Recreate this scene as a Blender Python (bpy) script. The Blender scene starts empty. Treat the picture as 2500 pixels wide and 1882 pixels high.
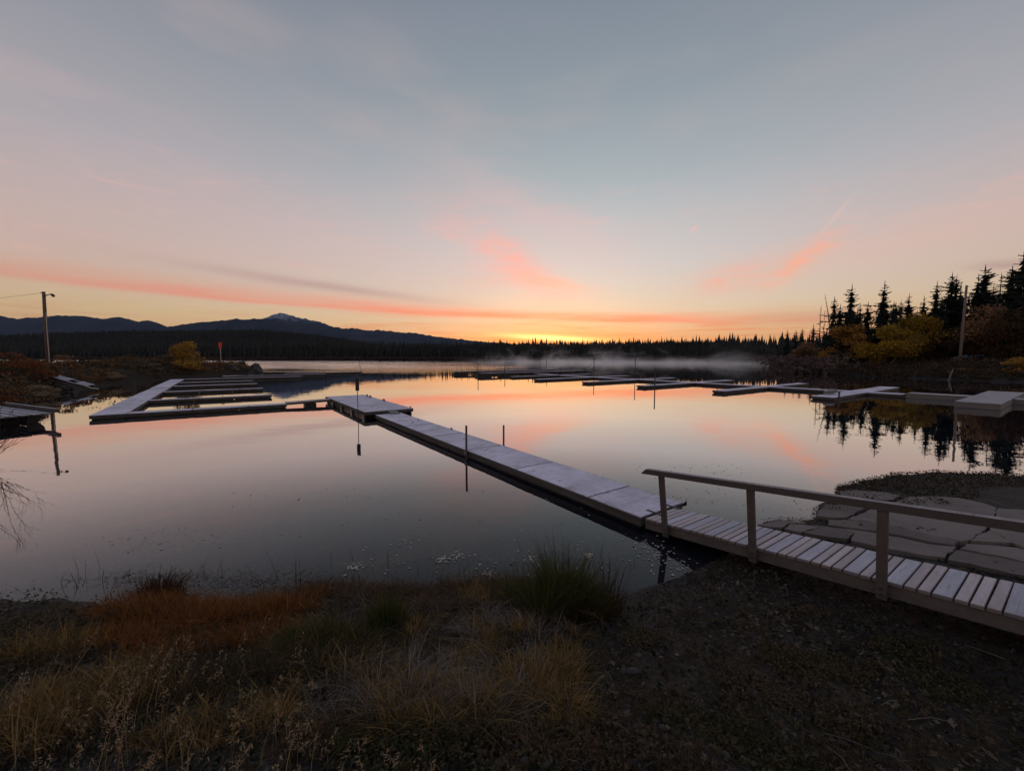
import bpy, bmesh, math, random
import numpy as np
from mathutils import Vector, Matrix

R = math.radians
S = bpy.context.scene
C = S.collection
rng = np.random.default_rng(11)
random.seed(11)

# ------------------------------------------------------------------ camera
CAM_H, FPX, CX, CY, HY = 2.92, 1005.9, 1250.0, 941.0, 869.5
PITCH = math.atan((CY - HY) / FPX)
cam_d = bpy.data.cameras.new('camera')
cam = bpy.data.objects.new('camera', cam_d)
C.objects.link(cam)
cam.location = (0, 0, CAM_H)
cam.rotation_euler = (R(90) - PITCH, 0, 0)
cam_d.sensor_width = 36.0
cam_d.lens = 36.0 * FPX / 2500.0
cam_d.clip_start = 0.05
cam_d.clip_end = 60000
S.camera = cam

# ------------------------------------------------------------------ node helper
class NT:
    def __init__(self, tree):
        self.t = tree
        self.n = tree.nodes
        self.l = tree.links
        self.n.clear()
    def new(self, typ, **kw):
        nd = self.n.new(typ)
        for k, v in kw.items():
            setattr(nd, k, v)
        return nd
    def put(self, sock, v):
        if v is None:
            return
        if isinstance(v, bpy.types.NodeSocket):
            self.l.new(v, sock)
        elif isinstance(v, (tuple, list)) and sock.type == 'RGBA' and len(v) == 3:
            sock.default_value = (*v, 1)
        else:
            sock.default_value = v
    def m(self, op, a, b=None, c=None, clamp=False):
        nd = self.new('ShaderNodeMath', operation=op)
        nd.use_clamp = clamp
        self.put(nd.inputs[0], a); self.put(nd.inputs[1], b); self.put(nd.inputs[2], c)
        return nd.outputs[0]
    def mixc(self, f, a, b):
        nd = self.new('ShaderNodeMix', data_type='RGBA')
        nd.clamp_factor = True
        self.put(nd.inputs[0], f); self.put(nd.inputs[6], a); self.put(nd.inputs[7], b)
        return nd.outputs[2]
    def ss(self, v, a, b):
        nd = self.new('ShaderNodeMapRange', interpolation_type='SMOOTHSTEP')
        self.put(nd.inputs[0], v)
        nd.inputs[1].default_value = a; nd.inputs[2].default_value = b
        nd.inputs[3].default_value = 0; nd.inputs[4].default_value = 1
        return nd.outputs[0]
    def lin(self, v, a, b, c=0, d=1):
        nd = self.new('ShaderNodeMapRange')
        self.put(nd.inputs[0], v)
        for i, x in enumerate((a, b, c, d)):
            nd.inputs[i + 1].default_value = x
        return nd.outputs[0]
    def noise(self, vec=None, scale=5, detail=4, rough=.55, dist=0):
        nd = self.new('ShaderNodeTexNoise')
        if vec is not None:
            self.l.new(vec, nd.inputs['Vector'])
        nd.inputs['Scale'].default_value = scale
        nd.inputs['Detail'].default_value = detail
        nd.inputs['Roughness'].default_value = rough
        nd.inputs['Distortion'].default_value = dist
        return nd.outputs['Fac']
    def ramp(self, fac, stops, interp='LINEAR'):
        nd = self.new('ShaderNodeValToRGB')
        cr = nd.color_ramp
        cr.interpolation = interp
        while len(cr.elements) < len(stops):
            cr.elements.new(0.5)
        for e, (p, c) in zip(cr.elements, stops):
            e.position = p
            e.color = (*c, 1) if len(c) == 3 else c
        self.put(nd.inputs[0], fac)
        return nd.outputs[0]
    def xyz(self, x, y, z):
        nd = self.new('ShaderNodeCombineXYZ')
        self.put(nd.inputs[0], x); self.put(nd.inputs[1], y); self.put(nd.inputs[2], z)
        return nd.outputs[0]
    def sep(self, v):
        nd = self.new('ShaderNodeSeparateXYZ')
        self.l.new(v, nd.inputs[0])
        return nd.outputs
    def mapping(self, v, scale=(1, 1, 1), rot=(0, 0, 0), loc=(0, 0, 0)):
        nd = self.new('ShaderNodeMapping')
        self.l.new(v, nd.inputs[0])
        nd.inputs['Scale'].default_value = scale
        nd.inputs['Rotation'].default_value = rot
        nd.inputs['Location'].default_value = loc
        return nd.outputs[0]

def lin(*c):
    return tuple(((x / 255) / 12.92 if x / 255 <= .04045 else ((x / 255 + .055) / 1.055) ** 2.4) for x in c)

# ------------------------------------------------------------------ sky (dawn afterglow, thin pink clouds)
SUN_AZ, SUN_EL = 4.8, 0.8
W = bpy.data.worlds.new('World')
S.world = W
W.use_nodes = True
n = NT(W.node_tree)
dirv = n.new('ShaderNodeTexCoord').outputs['Generated']
nx, ny, nz = n.sep(dirv)
az = n.m('MULTIPLY', n.m('ARCTAN2', nx, ny), 57.2958)
el = n.m('MULTIPLY', n.m('ARCSINE', n.m('MINIMUM', n.m('MAXIMUM', nz, -1), 1)), 57.2958)
ele = n.m('MAXIMUM', el, 0)
E90 = n.m('DIVIDE', ele, 90)
def sky_ramp(stops):
    return n.ramp(E90, [(e / 90, lin(*c)) for e, c in stops])
ramp_c = sky_ramp([(0, (250, 160, 90)), (2, (252, 182, 116)), (3.2, (242, 186, 138)), (4.6, (230, 194, 158)), (6.5, (218, 202, 180)),
                   (9, (206, 202, 192)), (12, (198, 197, 197)), (17, (185, 187, 190)), (22, (162, 173, 178)),
                   (30, (139, 151, 159)), (43, (113, 122, 138)), (60, (97, 110, 137)), (90, (88, 103, 135))])
ramp_s = sky_ramp([(0, (188, 138, 95)), (3, (200, 162, 118)), (5, (201, 172, 134)), (7, (199, 167, 144)), (10, (196, 165, 154)),
                   (14, (190, 166, 162)), (20, (170, 161, 166)), (30, (143, 143, 152)), (40, (122, 125, 136)),
                   (60, (97, 109, 134)), (90, (88, 103, 135))])
g = n.m('POWER', 2.71828, n.m('MULTIPLY', n.m('POWER', n.m('DIVIDE', n.m('SUBTRACT', az, 9), 36), 2), -1))
col = n.mixc(g, ramp_s, ramp_c)
wob = n.noise(n.xyz(n.m('MULTIPLY', az, .05), n.m('MULTIPLY', el, .16), 3.1), 1.0, 4, .5)
wob2 = n.noise(n.xyz(n.m('MULTIPLY', az, .16), n.m('MULTIPLY', el, .7), 7.7), 1.0, 5, .6)
fine = n.noise(n.xyz(n.m('MULTIPLY', az, .09), n.m('MULTIPLY', el, 1.5), 1.3), 1.0, 5, .6)
wz = n.m('SUBTRACT', wob, .5)
wz2 = n.m('SUBTRACT', wob2, .5)
def gauss(v, s):
    return n.m('POWER', 2.71828, n.m('MULTIPLY', n.m('POWER', n.m('ABSOLUTE', n.m('DIVIDE', v, s)), 2), -1))
def blob(a0, e0, ang, sa, sb, warp=1.0):
    da = n.m('SUBTRACT', n.m('ADD', az, n.m('MULTIPLY', wz2, warp * 4)), a0)
    de = n.m('SUBTRACT', n.m('ADD', el, n.m('MULTIPLY', wz2, warp * 1.5)), e0)
    c, s = math.cos(R(ang)), math.sin(R(ang))
    u = n.m('ADD', n.m('MULTIPLY', da, c), n.m('MULTIPLY', de, s))
    v = n.m('SUBTRACT', n.m('MULTIPLY', de, c), n.m('MULTIPLY', da, s))
    return n.m('MULTIPLY', gauss(u, sa), gauss(v, sb))
# wide soft pink veils
veil = n.m('MULTIPLY', n.ss(wob, .45, .75), n.m('MULTIPLY', n.ss(el, 3, 12), n.m('SUBTRACT', 1, n.ss(el, 26, 44))))
col = n.mixc(n.m('MULTIPLY', veil, n.lin(az, -50, 30, .38, .10)), col, lin(202, 172, 168))
pv1 = n.m('MULTIPLY', blob(-18, 12.5, -10, 22, 5.5, 1.6), n.m('ADD', .45, n.m('MULTIPLY', n.ss(wob, .35, .7), .55)))
col = n.mixc(n.m('MULTIPLY', pv1, .34), col, lin(224, 170, 164))
col = n.mixc(n.m('MULTIPLY', blob(3, 18.5, -25, 14, 2.6, 2.0), .35), col, lin(224, 178, 176))
col = n.mixc(n.m('MULTIPLY', blob(40, 11.0, 8, 16, 2.4, 1.6), .40), col, lin(226, 176, 158))
fib = n.noise(n.mapping(n.xyz(n.m('MULTIPLY', az, .10), n.m('MULTIPLY', el, .55), 4.4), (1, 1, 1), (0, 0, .45)), 1.6, 7, .68, .8)
fibm = n.m('MULTIPLY', n.ss(fib, .52, .72), n.m('MULTIPLY', n.ss(el, 6, 10), n.m('SUBTRACT', 1, n.ss(el, 16, 26))))
col = n.mixc(n.m('MULTIPLY', fibm, .22), col, lin(236, 178, 166))
# low streaks
low = n.m('MULTIPLY', n.ss(fine, .47, .66), n.m('SUBTRACT', 1, n.ss(el, 3.2, 6.5)))
col = n.mixc(n.m('MULTIPLY', low, .75), col, n.mixc(g, lin(190, 138, 105), lin(250, 138, 88)))
# broad orange glow at the sun
col = n.mixc(n.m('MULTIPLY', blob(8, 1.9, 0, 12, 1.4, .3), .65), col, lin(255, 158, 84))
# long pink band
line = n.m('SUBTRACT', n.m('ADD', el, n.m('MULTIPLY', wz, .7)), n.m('SUBTRACT', 5.4, n.m('MULTIPLY', az, .034)))
up = n.m('GREATER_THAN', line, 0)
wid = n.m('ADD', .36, n.m('MULTIPLY', up, n.m('ADD', .30, n.m('MULTIPLY', n.ss(az, 8, -25), .65))))
band = n.m('MULTIPLY', gauss(n.m('DIVIDE', line, wid), 1.0), n.m('ADD', .55, n.m('MULTIPLY', n.ss(fine, .3, .7), .45)))
bandr = n.m('SUBTRACT', 1, n.ss(az, 20, 38))
col = n.mixc(n.m('MULTIPLY', n.m('MULTIPLY', band, bandr), n.lin(az, -45, -5, .78, .98)), col, n.mixc(n.m('POWER', g, .6), lin(204, 134, 120), lin(255, 120, 94)))
# mauve streak above it
l2 = n.m('SUBTRACT', n.m('ADD', el, n.m('MULTIPLY', wz, .8)), n.m('SUBTRACT', 8.75, n.m('MULTIPLY', n.m('ADD', az, 25), .085)))
col = n.mixc(n.m('MULTIPLY', n.m('MULTIPLY', gauss(l2, .55), gauss(n.m('ADD', az, 24), 13)), .6), col, lin(170, 132, 134))
# pink cloud above centre
cC = n.m('MULTIPLY', blob(-1.0, 13.2, -30, 9.0, 2.7, 1.6), n.m('ADD', .35, n.m('MULTIPLY', n.ss(fib, .36, .70), .70)))
col = n.mixc(n.m('MULTIPLY', cC, .78), col, lin(246, 168, 156))
col = n.mixc(n.m('MULTIPLY', blob(1.5, 11.8, -32, 5.0, 1.7, .9), .40), col, lin(250, 166, 152))
col = n.mixc(n.m('MULTIPLY', blob(5.5, 9.9, -12, 4.5, .7, .6), .55), col, lin(250, 176, 150))
# right clouds
col = n.mixc(n.m('MULTIPLY', blob(34.6, 10.6, 37, 3.6, 1.0, 1.4), n.m('ADD', .3, n.m('MULTIPLY', n.ss(fib, .35, .6), .6))), col, lin(248, 166, 136))
col = n.mixc(n.m('MULTIPLY', blob(37.4, 14.6, 52, 2.0, .22, .3), .3), col, lin(240, 185, 165))
col = n.mixc(n.m('MULTIPLY', blob(27.8, 9.4, 12, 4.4, 1.5, 1.6), n.m('ADD', .3, n.m('MULTIPLY', n.ss(fib, .35, .6), .5))), col, lin(238, 168, 150))
col = n.mixc(n.m('MULTIPLY', blob(36, 4.4, 0, 8, .8, .4), .6), col, lin(205, 142, 118))
col = n.mixc(n.m('MULTIPLY', blob(49.6, 8.0, -4, 2.0, .4, .6), .55), col, lin(165, 125, 128))
col = n.mixc(n.m('MULTIPLY', blob(23.3, 15.4, 40, .5, .22, .2), .6), col, lin(238, 180, 165))
# yellow slit where the sun is about to rise
col = n.mixc(blob(5.4, 2.5, -3.0, 6.2, .36, .08), col, (1.9, 1.42, .5))
below = n.ss(el, 0, -4)
col = n.mixc(below, col, lin(60, 55, 58))
bg = n.new('ShaderNodeBackground')
n.put(bg.inputs[0], col)
bg.inputs[1].default_value = 1.0
sky = n.new('ShaderNodeTexSky', sky_type='NISHITA')
sky.sun_disc = False
sky.sun_elevation = R(SUN_EL)
sky.sun_rotation = R(SUN_AZ)
bg2 = n.new('ShaderNodeBackground')
n.l.new(sky.outputs[0], bg2.inputs[0])
bg2.inputs[1].default_value = 0.05
add = n.new('ShaderNodeAddShader')
n.l.new(bg.outputs[0], add.inputs[0]); n.l.new(bg2.outputs[0], add.inputs[1])
out = n.new('ShaderNodeOutputWorld')
n.l.new(add.outputs[0], out.inputs[0])

sun_d = bpy.data.lights.new('sun', 'SUN')
sun_d.energy = 0.25
sun_d.angle = R(0.6)
sun_d.color = (1.0, .62, .35)
sun = bpy.data.objects.new('sun', sun_d)
C.objects.link(sun)
sv = Vector((math.sin(R(SUN_AZ)) * math.cos(R(SUN_EL)), math.cos(R(SUN_AZ)) * math.cos(R(SUN_EL)), math.sin(R(SUN_EL))))
sun.rotation_euler = sv.to_track_quat('Z', 'Y').to_euler()
sun.location = (0, 0, 60)

S.view_settings.view_transform = 'Standard'
S.view_settings.look = 'None'
S.view_settings.exposure = 0.0
S.view_settings.gamma = 1.0
S.render.engine = 'CYCLES'
cy = S.cycles
cy.use_denoising = True
cy.max_bounces = 6
cy.diffuse_bounces = 2
cy.glossy_bounces = 3
cy.transparent_max_bounces = 16
cy.volume_bounces = 3
cy.caustics_reflective = False
cy.caustics_refractive = False
cy.use_adaptive_sampling = False

# ------------------------------------------------------------------ placing helpers (survey of the site)
def ray(u, v):
    x, z = (u - CX) / FPX, -(v - CY) / FPX
    c, s = math.cos(PITCH), math.sin(PITCH)
    return (x, c + s * z, -s + c * z)
def P(u, v, z=0.0):
    r = ray(u, v); t = (z - CAM_H) / r[2]
    return Vector((r[0] * t, r[1] * t, z))
def D(u, v, y):
    r = ray(u, v); t = y / r[1]
    return Vector((r[0] * t, y, CAM_H + r[2] * t))
DOCK_ROT = R(35)
DA = Vector((-math.sin(DOCK_ROT), math.cos(DOCK_ROT)))
DB = Vector((math.cos(DOCK_ROT), math.sin(DOCK_ROT)))
DO = Vector((2.17, 6.76))
def dk(b, a, z=0.0):
    p = DO + DB * b + DA * a
    return Vector((p.x, p.y, z))

# ------------------------------------------------------------------ object helpers
def tag(o, label=None, cat=None, group=None, kind=None):
    if label: o['label'] = label
    if cat: o['category'] = cat
    if group: o['group'] = group
    if kind: o['kind'] = kind
    return o
def thing(name, label, cat, loc=(0, 0, 0), rz=0, group=None):
    o = bpy.data.objects.new(name, None)
    o.empty_display_size = .2
    C.objects.link(o)
    o.location = loc; o.rotation_euler = (0, 0, rz)
    return tag(o, label, cat, group)
def link(name, me, mat=None, parent=None, loc=None, rot=None):
    o = bpy.data.objects.new(name, me)
    C.objects.link(o)
    if mat is not None and not me.materials:
        me.materials.append(mat)
    if parent is not None: o.parent = parent
    if loc is not None: o.location = loc
    if rot is not None: o.rotation_euler = rot
    return o
def np_mesh(name, verts, faces, attrs=None, smooth=False):
    """verts (N,3); faces = list of int arrays (M,k)"""
    me = bpy.data.meshes.new(name)
    verts = np.asarray(verts, dtype=np.float32)
    me.vertices.add(len(verts))
    me.vertices.foreach_set('co', verts.ravel())
    if not isinstance(faces, list): faces = [faces]
    faces = [np.asarray(f, dtype=np.int32) for f in faces if len(f)]
    loops = np.concatenate([f.ravel() for f in faces])
    sizes = np.concatenate([np.full(len(f), f.shape[1], dtype=np.int32) for f in faces])
    starts = np.concatenate([[0], np.cumsum(sizes)[:-1]]).astype(np.int32)
    me.loops.add(len(loops)); me.loops.foreach_set('vertex_index', loops)
    me.polygons.add(len(sizes)); me.polygons.foreach_set('loop_start', starts)
    if smooth:
        me.polygons.foreach_set('use_smooth', np.ones(len(sizes), dtype=bool))
    for k, a in (attrs or {}).items():
        at = me.attributes.new(k, 'FLOAT', 'POINT')
        at.data.foreach_set('value', np.asarray(a, dtype=np.float32))
    me.update(calc_edges=True)
    return me
class MB:
    def __init__(self):
        self.v, self.f = [], []
    def add(self, vs, fs):
        o = len(self.v)
        self.v += [tuple(p) for p in vs]
        self.f += [tuple(i + o for i in f) for f in fs]
    def box(self, x0, x1, y0, y1, z0, z1, ch=0.0, M=None):
        if ch <= 0:
            vs = [(x, y, z) for z in (z0, z1) for y in (y0, y1) for x in (x0, x1)]
            fs = [(0, 2, 3, 1), (4, 5, 7, 6), (0, 1, 5, 4), (2, 6, 7, 3), (0, 4, 6, 2), (1, 3, 7, 5)]
        else:
            # box with chamfered top edges and verticals kept simple: rings bottom, shoulder, top
            vs = [(x0, y0, z0), (x1, y0, z0), (x1, y1, z0), (x0, y1, z0),
                  (x0, y0, z1 - ch), (x1, y0, z1 - ch), (x1, y1, z1 - ch), (x0, y1, z1 - ch),
                  (x0 + ch, y0 + ch, z1), (x1 - ch, y0 + ch, z1), (x1 - ch, y1 - ch, z1), (x0 + ch, y1 - ch, z1)]
            fs = [(3, 2, 1, 0), (8, 9, 10, 11)]
            for r in (0, 4):
                for i in range(4):
                    j = (i + 1) % 4
                    fs.append((r + i, r + j, r + 4 + j, r + 4 + i))
        if M is not None:
            vs = [M @ Vector(p) for p in vs]
        self.add(vs, fs)
    def tube(self, pts, rad, seg=8, cap=True):
        pts = [Vector(p) for p in pts]
        if not hasattr(rad, '__len__'): rad = [rad] * len(pts)
        vs, fs = [], []
        for i, p in enumerate(pts):
            t = (pts[min(i + 1, len(pts) - 1)] - pts[max(i - 1, 0)]).normalized()
            a = t.cross(Vector((0, 0, 1)) if abs(t.z) < .9 else Vector((1, 0, 0))).normalized()
            b = t.cross(a)
            for k in range(seg):
                w = 2 * math.pi * k / seg
                vs.append(p + (a * math.cos(w) + b * math.sin(w)) * rad[i])
        for i in range(len(pts) - 1):
            for k in range(seg):
                fs.append((i * seg + k, i * seg + (k + 1) % seg, (i + 1) * seg + (k + 1) % seg, (i + 1) * seg + k))
        if cap:
            fs.append(tuple(range(seg))[::-1])
            fs.append(tuple((len(pts) - 1) * seg + k for k in range(seg)))
        self.add(vs, fs)
    def mesh(self, name, smooth=False):
        me = bpy.data.meshes.new(name)
        me.from_pydata(self.v, [], self.f)
        if smooth:
            for p in me.polygons: p.use_smooth = True
        me.update()
        return me
    def build(self, name, mat, parent=None, loc=None, rot=None, smooth=False):
        return link(name, self.mesh(name, smooth), mat, parent, loc, rot)
def box_obj(name, dims, mat, parent=None, ch=.006, loc=None, rot=None):
    m = MB(); m.box(*dims, ch=ch)
    return m.build(name, mat, parent, loc, rot)

# ------------------------------------------------------------------ materials
MATS = {}
def material(name):
    m = bpy.data.materials.new(name)
    m.use_nodes = True
    MATS[name] = m
    return m, NT(m.node_tree)
def finish(n, shader, disp=None):
    o = n.new('ShaderNodeOutputMaterial')
    n.l.new(shader, o.inputs['Surface'])
    return o
def principled(n, color, rough=.8, spec=.3, bump=None, bump_s=.3, bump_d=.02, metal=0, trans=None):
    p = n.new('ShaderNodeBsdfPrincipled')
    n.put(p.inputs['Base Color'], color)
    n.put(p.inputs['Roughness'], rough)
    p.inputs['Specular IOR Level'].default_value = spec
    p.inputs['Metallic'].default_value = metal
    if bump is not None:
        b = n.new('ShaderNodeBump')
        b.inputs['Strength'].default_value = bump_s
        b.inputs['Distance'].default_value = bump_d
        n.put(b.inputs['Height'], bump)
        n.l.new(b.outputs[0], p.inputs['Normal'])
    return p.outputs[0]
def obj_coord(n):
    return n.new('ShaderNodeTexCoord').outputs['Object']
def pos(n):
    return n.new('ShaderNodeNewGeometry').outputs['Position']
def rnd_obj(n):
    return n.new('ShaderNodeObjectInfo').outputs['Random']
def attr(n, name):
    a = n.new('ShaderNodeAttribute'); a.attribute_name = name
    return a.outputs['Fac']

def simple(name, c1, c2, scale=6, rough=.8, spec=.3, bump_s=.3, stretch=(1, 1, 1), var=.25, metal=0, world=False):
    m, n = material(name)
    v = n.mapping(pos(n) if world else obj_coord(n), stretch)
    f = n.noise(v, scale, 5, .6)
    f2 = n.noise(v, scale * 6, 3, .6)
    c = n.mixc(n.ss(f, .3, .7), c1, c2)
    h = n.new('ShaderNodeHueSaturation')
    n.put(h.inputs['Color'], c)
    n.put(h.inputs['Value'], n.m('ADD', n.m('MULTIPLY', n.m('SUBTRACT', rnd_obj(n), .5), var), n.m('ADD', .8, n.m('MULTIPLY', f2, .4))))
    finish(n, principled(n, h.outputs[0], rough, spec, f2, bump_s, .01, metal))
    return m

def frosted(name, base1, base2, frost, amount, scale=3.0, stretch=(1, 1, 1), grain=True):
    """weathered wood or ply under a skin of hoar frost lying on its upward faces"""
    m, n = material(name)
    oc = obj_coord(n)
    v = n.mapping(oc, stretch)
    r = rnd_obj(n)
    vv = n.new('ShaderNodeVectorMath', operation='ADD')
    n.l.new(v, vv.inputs[0])
    n.put(vv.inputs[1], n.xyz(n.m('MULTIPLY', r, 31), n.m('MULTIPLY', r, 17), 0))
    v = vv.outputs[0]
    f = n.noise(v, scale, 6, .6)
    g2 = n.noise(v, scale * 9, 4, .65)
    wood = n.mixc(f, base1, base2)
    N = n.sep(n.new('ShaderNodeNewGeometry').outputs['Normal'])
    top = n.ss(N[2], .55, .95)
    spots = n.m('SUBTRACT', 1, n.m('MULTIPLY', n.ss(n.noise(v, scale * 2.3, 7, .72), .55, .70), .62))
    wear = n.m('ADD', .62, n.m('MULTIPLY', n.ss(f, .3, .68), .38))
    a = n.m('MULTIPLY', n.m('MULTIPLY', top, spots), n.m('MULTIPLY', wear, amount))
    a = n.m('MULTIPLY', a, n.m('ADD', .8, n.m('MULTIPLY', g2, .4)))
    if not grain:
        gx, gy, _ = n.sep(n.new('ShaderNodeTexCoord').outputs['Generated'])
        ed = n.m('MINIMUM', n.m('MINIMUM', gx, n.m('SUBTRACT', 1, gx)), n.m('MINIMUM', gy, n.m('SUBTRACT', 1, gy)))
        ew = n.m('SUBTRACT', 1, n.ss(n.m('ADD', ed, n.m('MULTIPLY', n.m('SUBTRACT', g2, .45), .10)), .0, .035))
        sp = n.new('ShaderNodeTexVoronoi'); n.l.new(v, sp.inputs['Vector']); sp.inputs['Scale'].default_value = 5.5
        spk = n.m('MULTIPLY', n.m('SUBTRACT', 1, n.ss(sp.outputs['Distance'], .05, .12)), n.ss(n.sep(sp.outputs['Color'])[0], .55, .6))
        strk = n.ss(n.noise(n.mapping(v, (.5, 6, 1), (0, 0, .2)), 1.6, 5, .65), .52, .72)
        a = n.m('MULTIPLY', a, n.m('MULTIPLY', n.m('SUBTRACT', 1, n.m('MULTIPLY', ew, .5)), n.m('MULTIPLY', n.m('SUBTRACT', 1, n.m('MULTIPLY', spk, .5)), n.m('SUBTRACT', 1, n.m('MULTIPLY', strk, .28)))))
    c = n.mixc(a, wood, frost)
    h = n.new('ShaderNodeHueSaturation')
    n.put(h.inputs['Color'], c)
    n.put(h.inputs['Value'], n.m('ADD', .9, n.m('MULTIPLY', r, .2)))
    if grain:
        gv = n.mapping(v, (1.0, 26, 1) if stretch[1] > stretch[0] else (26, 1.0, 1))
        gn = n.noise(gv, 1.6, 4, .6)
        vo = n.new('ShaderNodeTexVoronoi'); n.l.new(n.mapping(v, (2.2, .9, 1)), vo.inputs['Vector']); vo.inputs['Scale'].default_value = 2.6
        kn = n.m('SUBTRACT', 1, n.ss(vo.outputs['Distance'], .035, .075))
        dk_ = n.m('MULTIPLY', n.m('SUBTRACT', 1, n.m('MULTIPLY', n.ss(gn, .52, .7), .22)), n.m('SUBTRACT', 1, n.m('MULTIPLY', kn, .45)))
        hv = n.new('ShaderNodeMix', data_type='RGBA', blend_type='MULTIPLY'); hv.inputs[0].default_value = 1
        n.l.new(h.outputs[0], hv.inputs[6]); n.put(hv.inputs[7], n.xyz(dk_, dk_, dk_))
        colr = hv.outputs[2]
    else:
        colr = h.outputs[0]
    finish(n, principled(n, colr, n.m('ADD', .62, n.m('MULTIPLY', g2, .3)), .35, g2, .25, .006))
    return m

M_ply = frosted('frosted_plywood', (.20, .185, .18), (.13, .12, .12), (.84, .78, .90), .95, 1.1, grain=False)
M_fascia = simple('weathered_fascia', (.065, .056, .051), (.105, .092, .084), 3, .8, .3, .4, (1, .3, 3))
M_plank = frosted('frosted_plank', (.26, .21, .19), (.19, .16, .15), (.66, .57, .59), .85, 2.2, (.5, 3, 1))
M_plankw = frosted('frosted_wide_plank', (.22, .20, .20), (.17, .16, .165), (.62, .60, .68), .85, 2.2, (.5, 3, 1))
M_stringer = simple('gangway_stringer_wood', (.092, .076, .070), (.125, .103, .096), 2.5, .8, .3, .4, (.3, 2, 3))
M_rail = frosted('handrail_wood', (.105, .086, .082), (.078, .064, .062), (.55, .48, .48), .7, 2, (.4, 3, 3))
M_float = simple('black_float_plastic', (.012, .012, .014), (.02, .02, .022), 4, .5, .4, .2)
M_galv = simple('galvanised_steel', (.16, .16, .17), (.09, .085, .085), 9, .45, .5, .2, metal=.6)
M_pipe = simple('rusty_pipe', (.05, .04, .04), (.09, .06, .05), 8, .6, .4, .3)
M_greyfloat = frosted('grey_plastic_float', (.21, .20, .19), (.16, .152, .15), (.55, .50, .52), .75, 1.3, grain=False)
M_dark = simple('dark_rubber', (.015, .014, .014), (.03, .028, .026), 6, .7, .3, .4)
M_pole = simple('weathered_pole_wood', (.10, .07, .06), (.16, .12, .105), 2.5, .85, .25, .5, (4, 4, .35))
M_palepole = simple('pale_pole_wood', (.20, .16, .15), (.13, .105, .10), 2.5, .85, .25, .5, (4, 4, .35))
M_conduit = simple('pale_conduit', (.5, .47, .42), (.38, .35, .32), 3, .6, .4, .1)
M_lamp = simple('lamp_metal', (.06, .055, .055), (.09, .08, .08), 5, .5, .5, .1)
M_orange = simple('orange_marker_fabric', (.85, .10, .045), (.75, .08, .04), 5, .6, .3, .1)
M_wire = simple('cable', (.02, .02, .022), (.03, .03, .03), 3, .6, .3, .1)
M_oldwood = frosted('old_dock_timber', (.12, .095, .08), (.07, .055, .05), (.7, .66, .72), .75, 1.6, (3, .5, 1))
M_board = simple('marker_board', (.035, .026, .024), (.06, .045, .04), 5, .8, .2, .3)

# concrete
m, n = material('cracked_concrete'); M_conc = m
pc = pos(n)
f1 = n.noise(pc, .9, 6, .6); f2 = n.noise(pc, 9, 5, .65); f3 = n.noise(pc, 60, 3, .6)
c = n.mixc(n.ss(f1, .35, .7), (.21, .175, .155), (.13, .11, .10))
c = n.mixc(n.m('MULTIPLY', n.ss(f2, .5, .75), .5), c, (.22, .185, .175))
c = n.mixc(n.m('MULTIPLY', n.ss(f3, .55, .7), .35), c, (.05, .045, .045))
hh = n.new('ShaderNodeHueSaturation'); n.put(hh.inputs['Color'], c)
n.put(hh.inputs['Value'], n.m('ADD', .78, n.m('MULTIPLY', rnd_obj(n), .4)))
finish(n, principled(n, hh.outputs[0], .85, .3, n.m('ADD', f2, n.m('MULTIPLY', f3, .5)), .6, .012))

# near ground: wet dark earth, gravel, leaf crumbs; lake bed below the waterline
m, n = material('shore_earth'); M_ground = m
pc = pos(n)
px, py, pz = n.sep(pc)
f1 = n.noise(pc, 1.3, 6, .6); f2 = n.noise(pc, 14, 5, .65); f3 = n.noise(pc, 70, 4, .6)
vor = n.new('ShaderNodeTexVoronoi'); n.l.new(pc, vor.inputs['Vector']); vor.inputs['Scale'].default_value = 38
vc = n.sep(vor.outputs['Color'])
c = n.mixc(n.ss(f1, .35, .65), (.016, .013, .012), (.030, .023, .019))
c = n.mixc(n.m('MULTIPLY', n.ss(f2, .5, .72), .6), c, (.05, .037, .029))
c = n.mixc(n.m('MULTIPLY', n.ss(vc[0], .72, .95), .5), c, n.mixc(vc[1], (.12, .08, .05), (.10, .10, .10)))
c = n.mixc(n.m('MULTIPLY', n.ss(f3, .58, .7), .4), c, (.012, .011, .01))
# lake bed: dark mud at the edge, tan silt shelf, then weed
silt_edge = n.m('ADD', pz, n.m('MULTIPLY', n.m('SUBTRACT', n.noise(pc, .9, 4, .5), .5), .22))
silt = n.m('MULTIPLY', n.ss(silt_edge, -.145, -.165), n.m('SUBTRACT', 1, n.ss(silt_edge, -.34, -.62)))
bed = n.mixc(silt, (.014, .014, .015), n.mixc(n.ss(f2, .4, .7), (.24, .18, .15), (.15, .12, .105)))
c = n.mixc(n.ss(pz, -.02, -.04), c, bed)
finish(n, principled(n, c, n.m('ADD', .6, n.m('MULTIPLY', f2, .35)), .3, n.m('ADD', n.m('MULTIPLY', f2, 1.0), n.m('MULTIPLY', f3, .5)), .9, .03))

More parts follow.
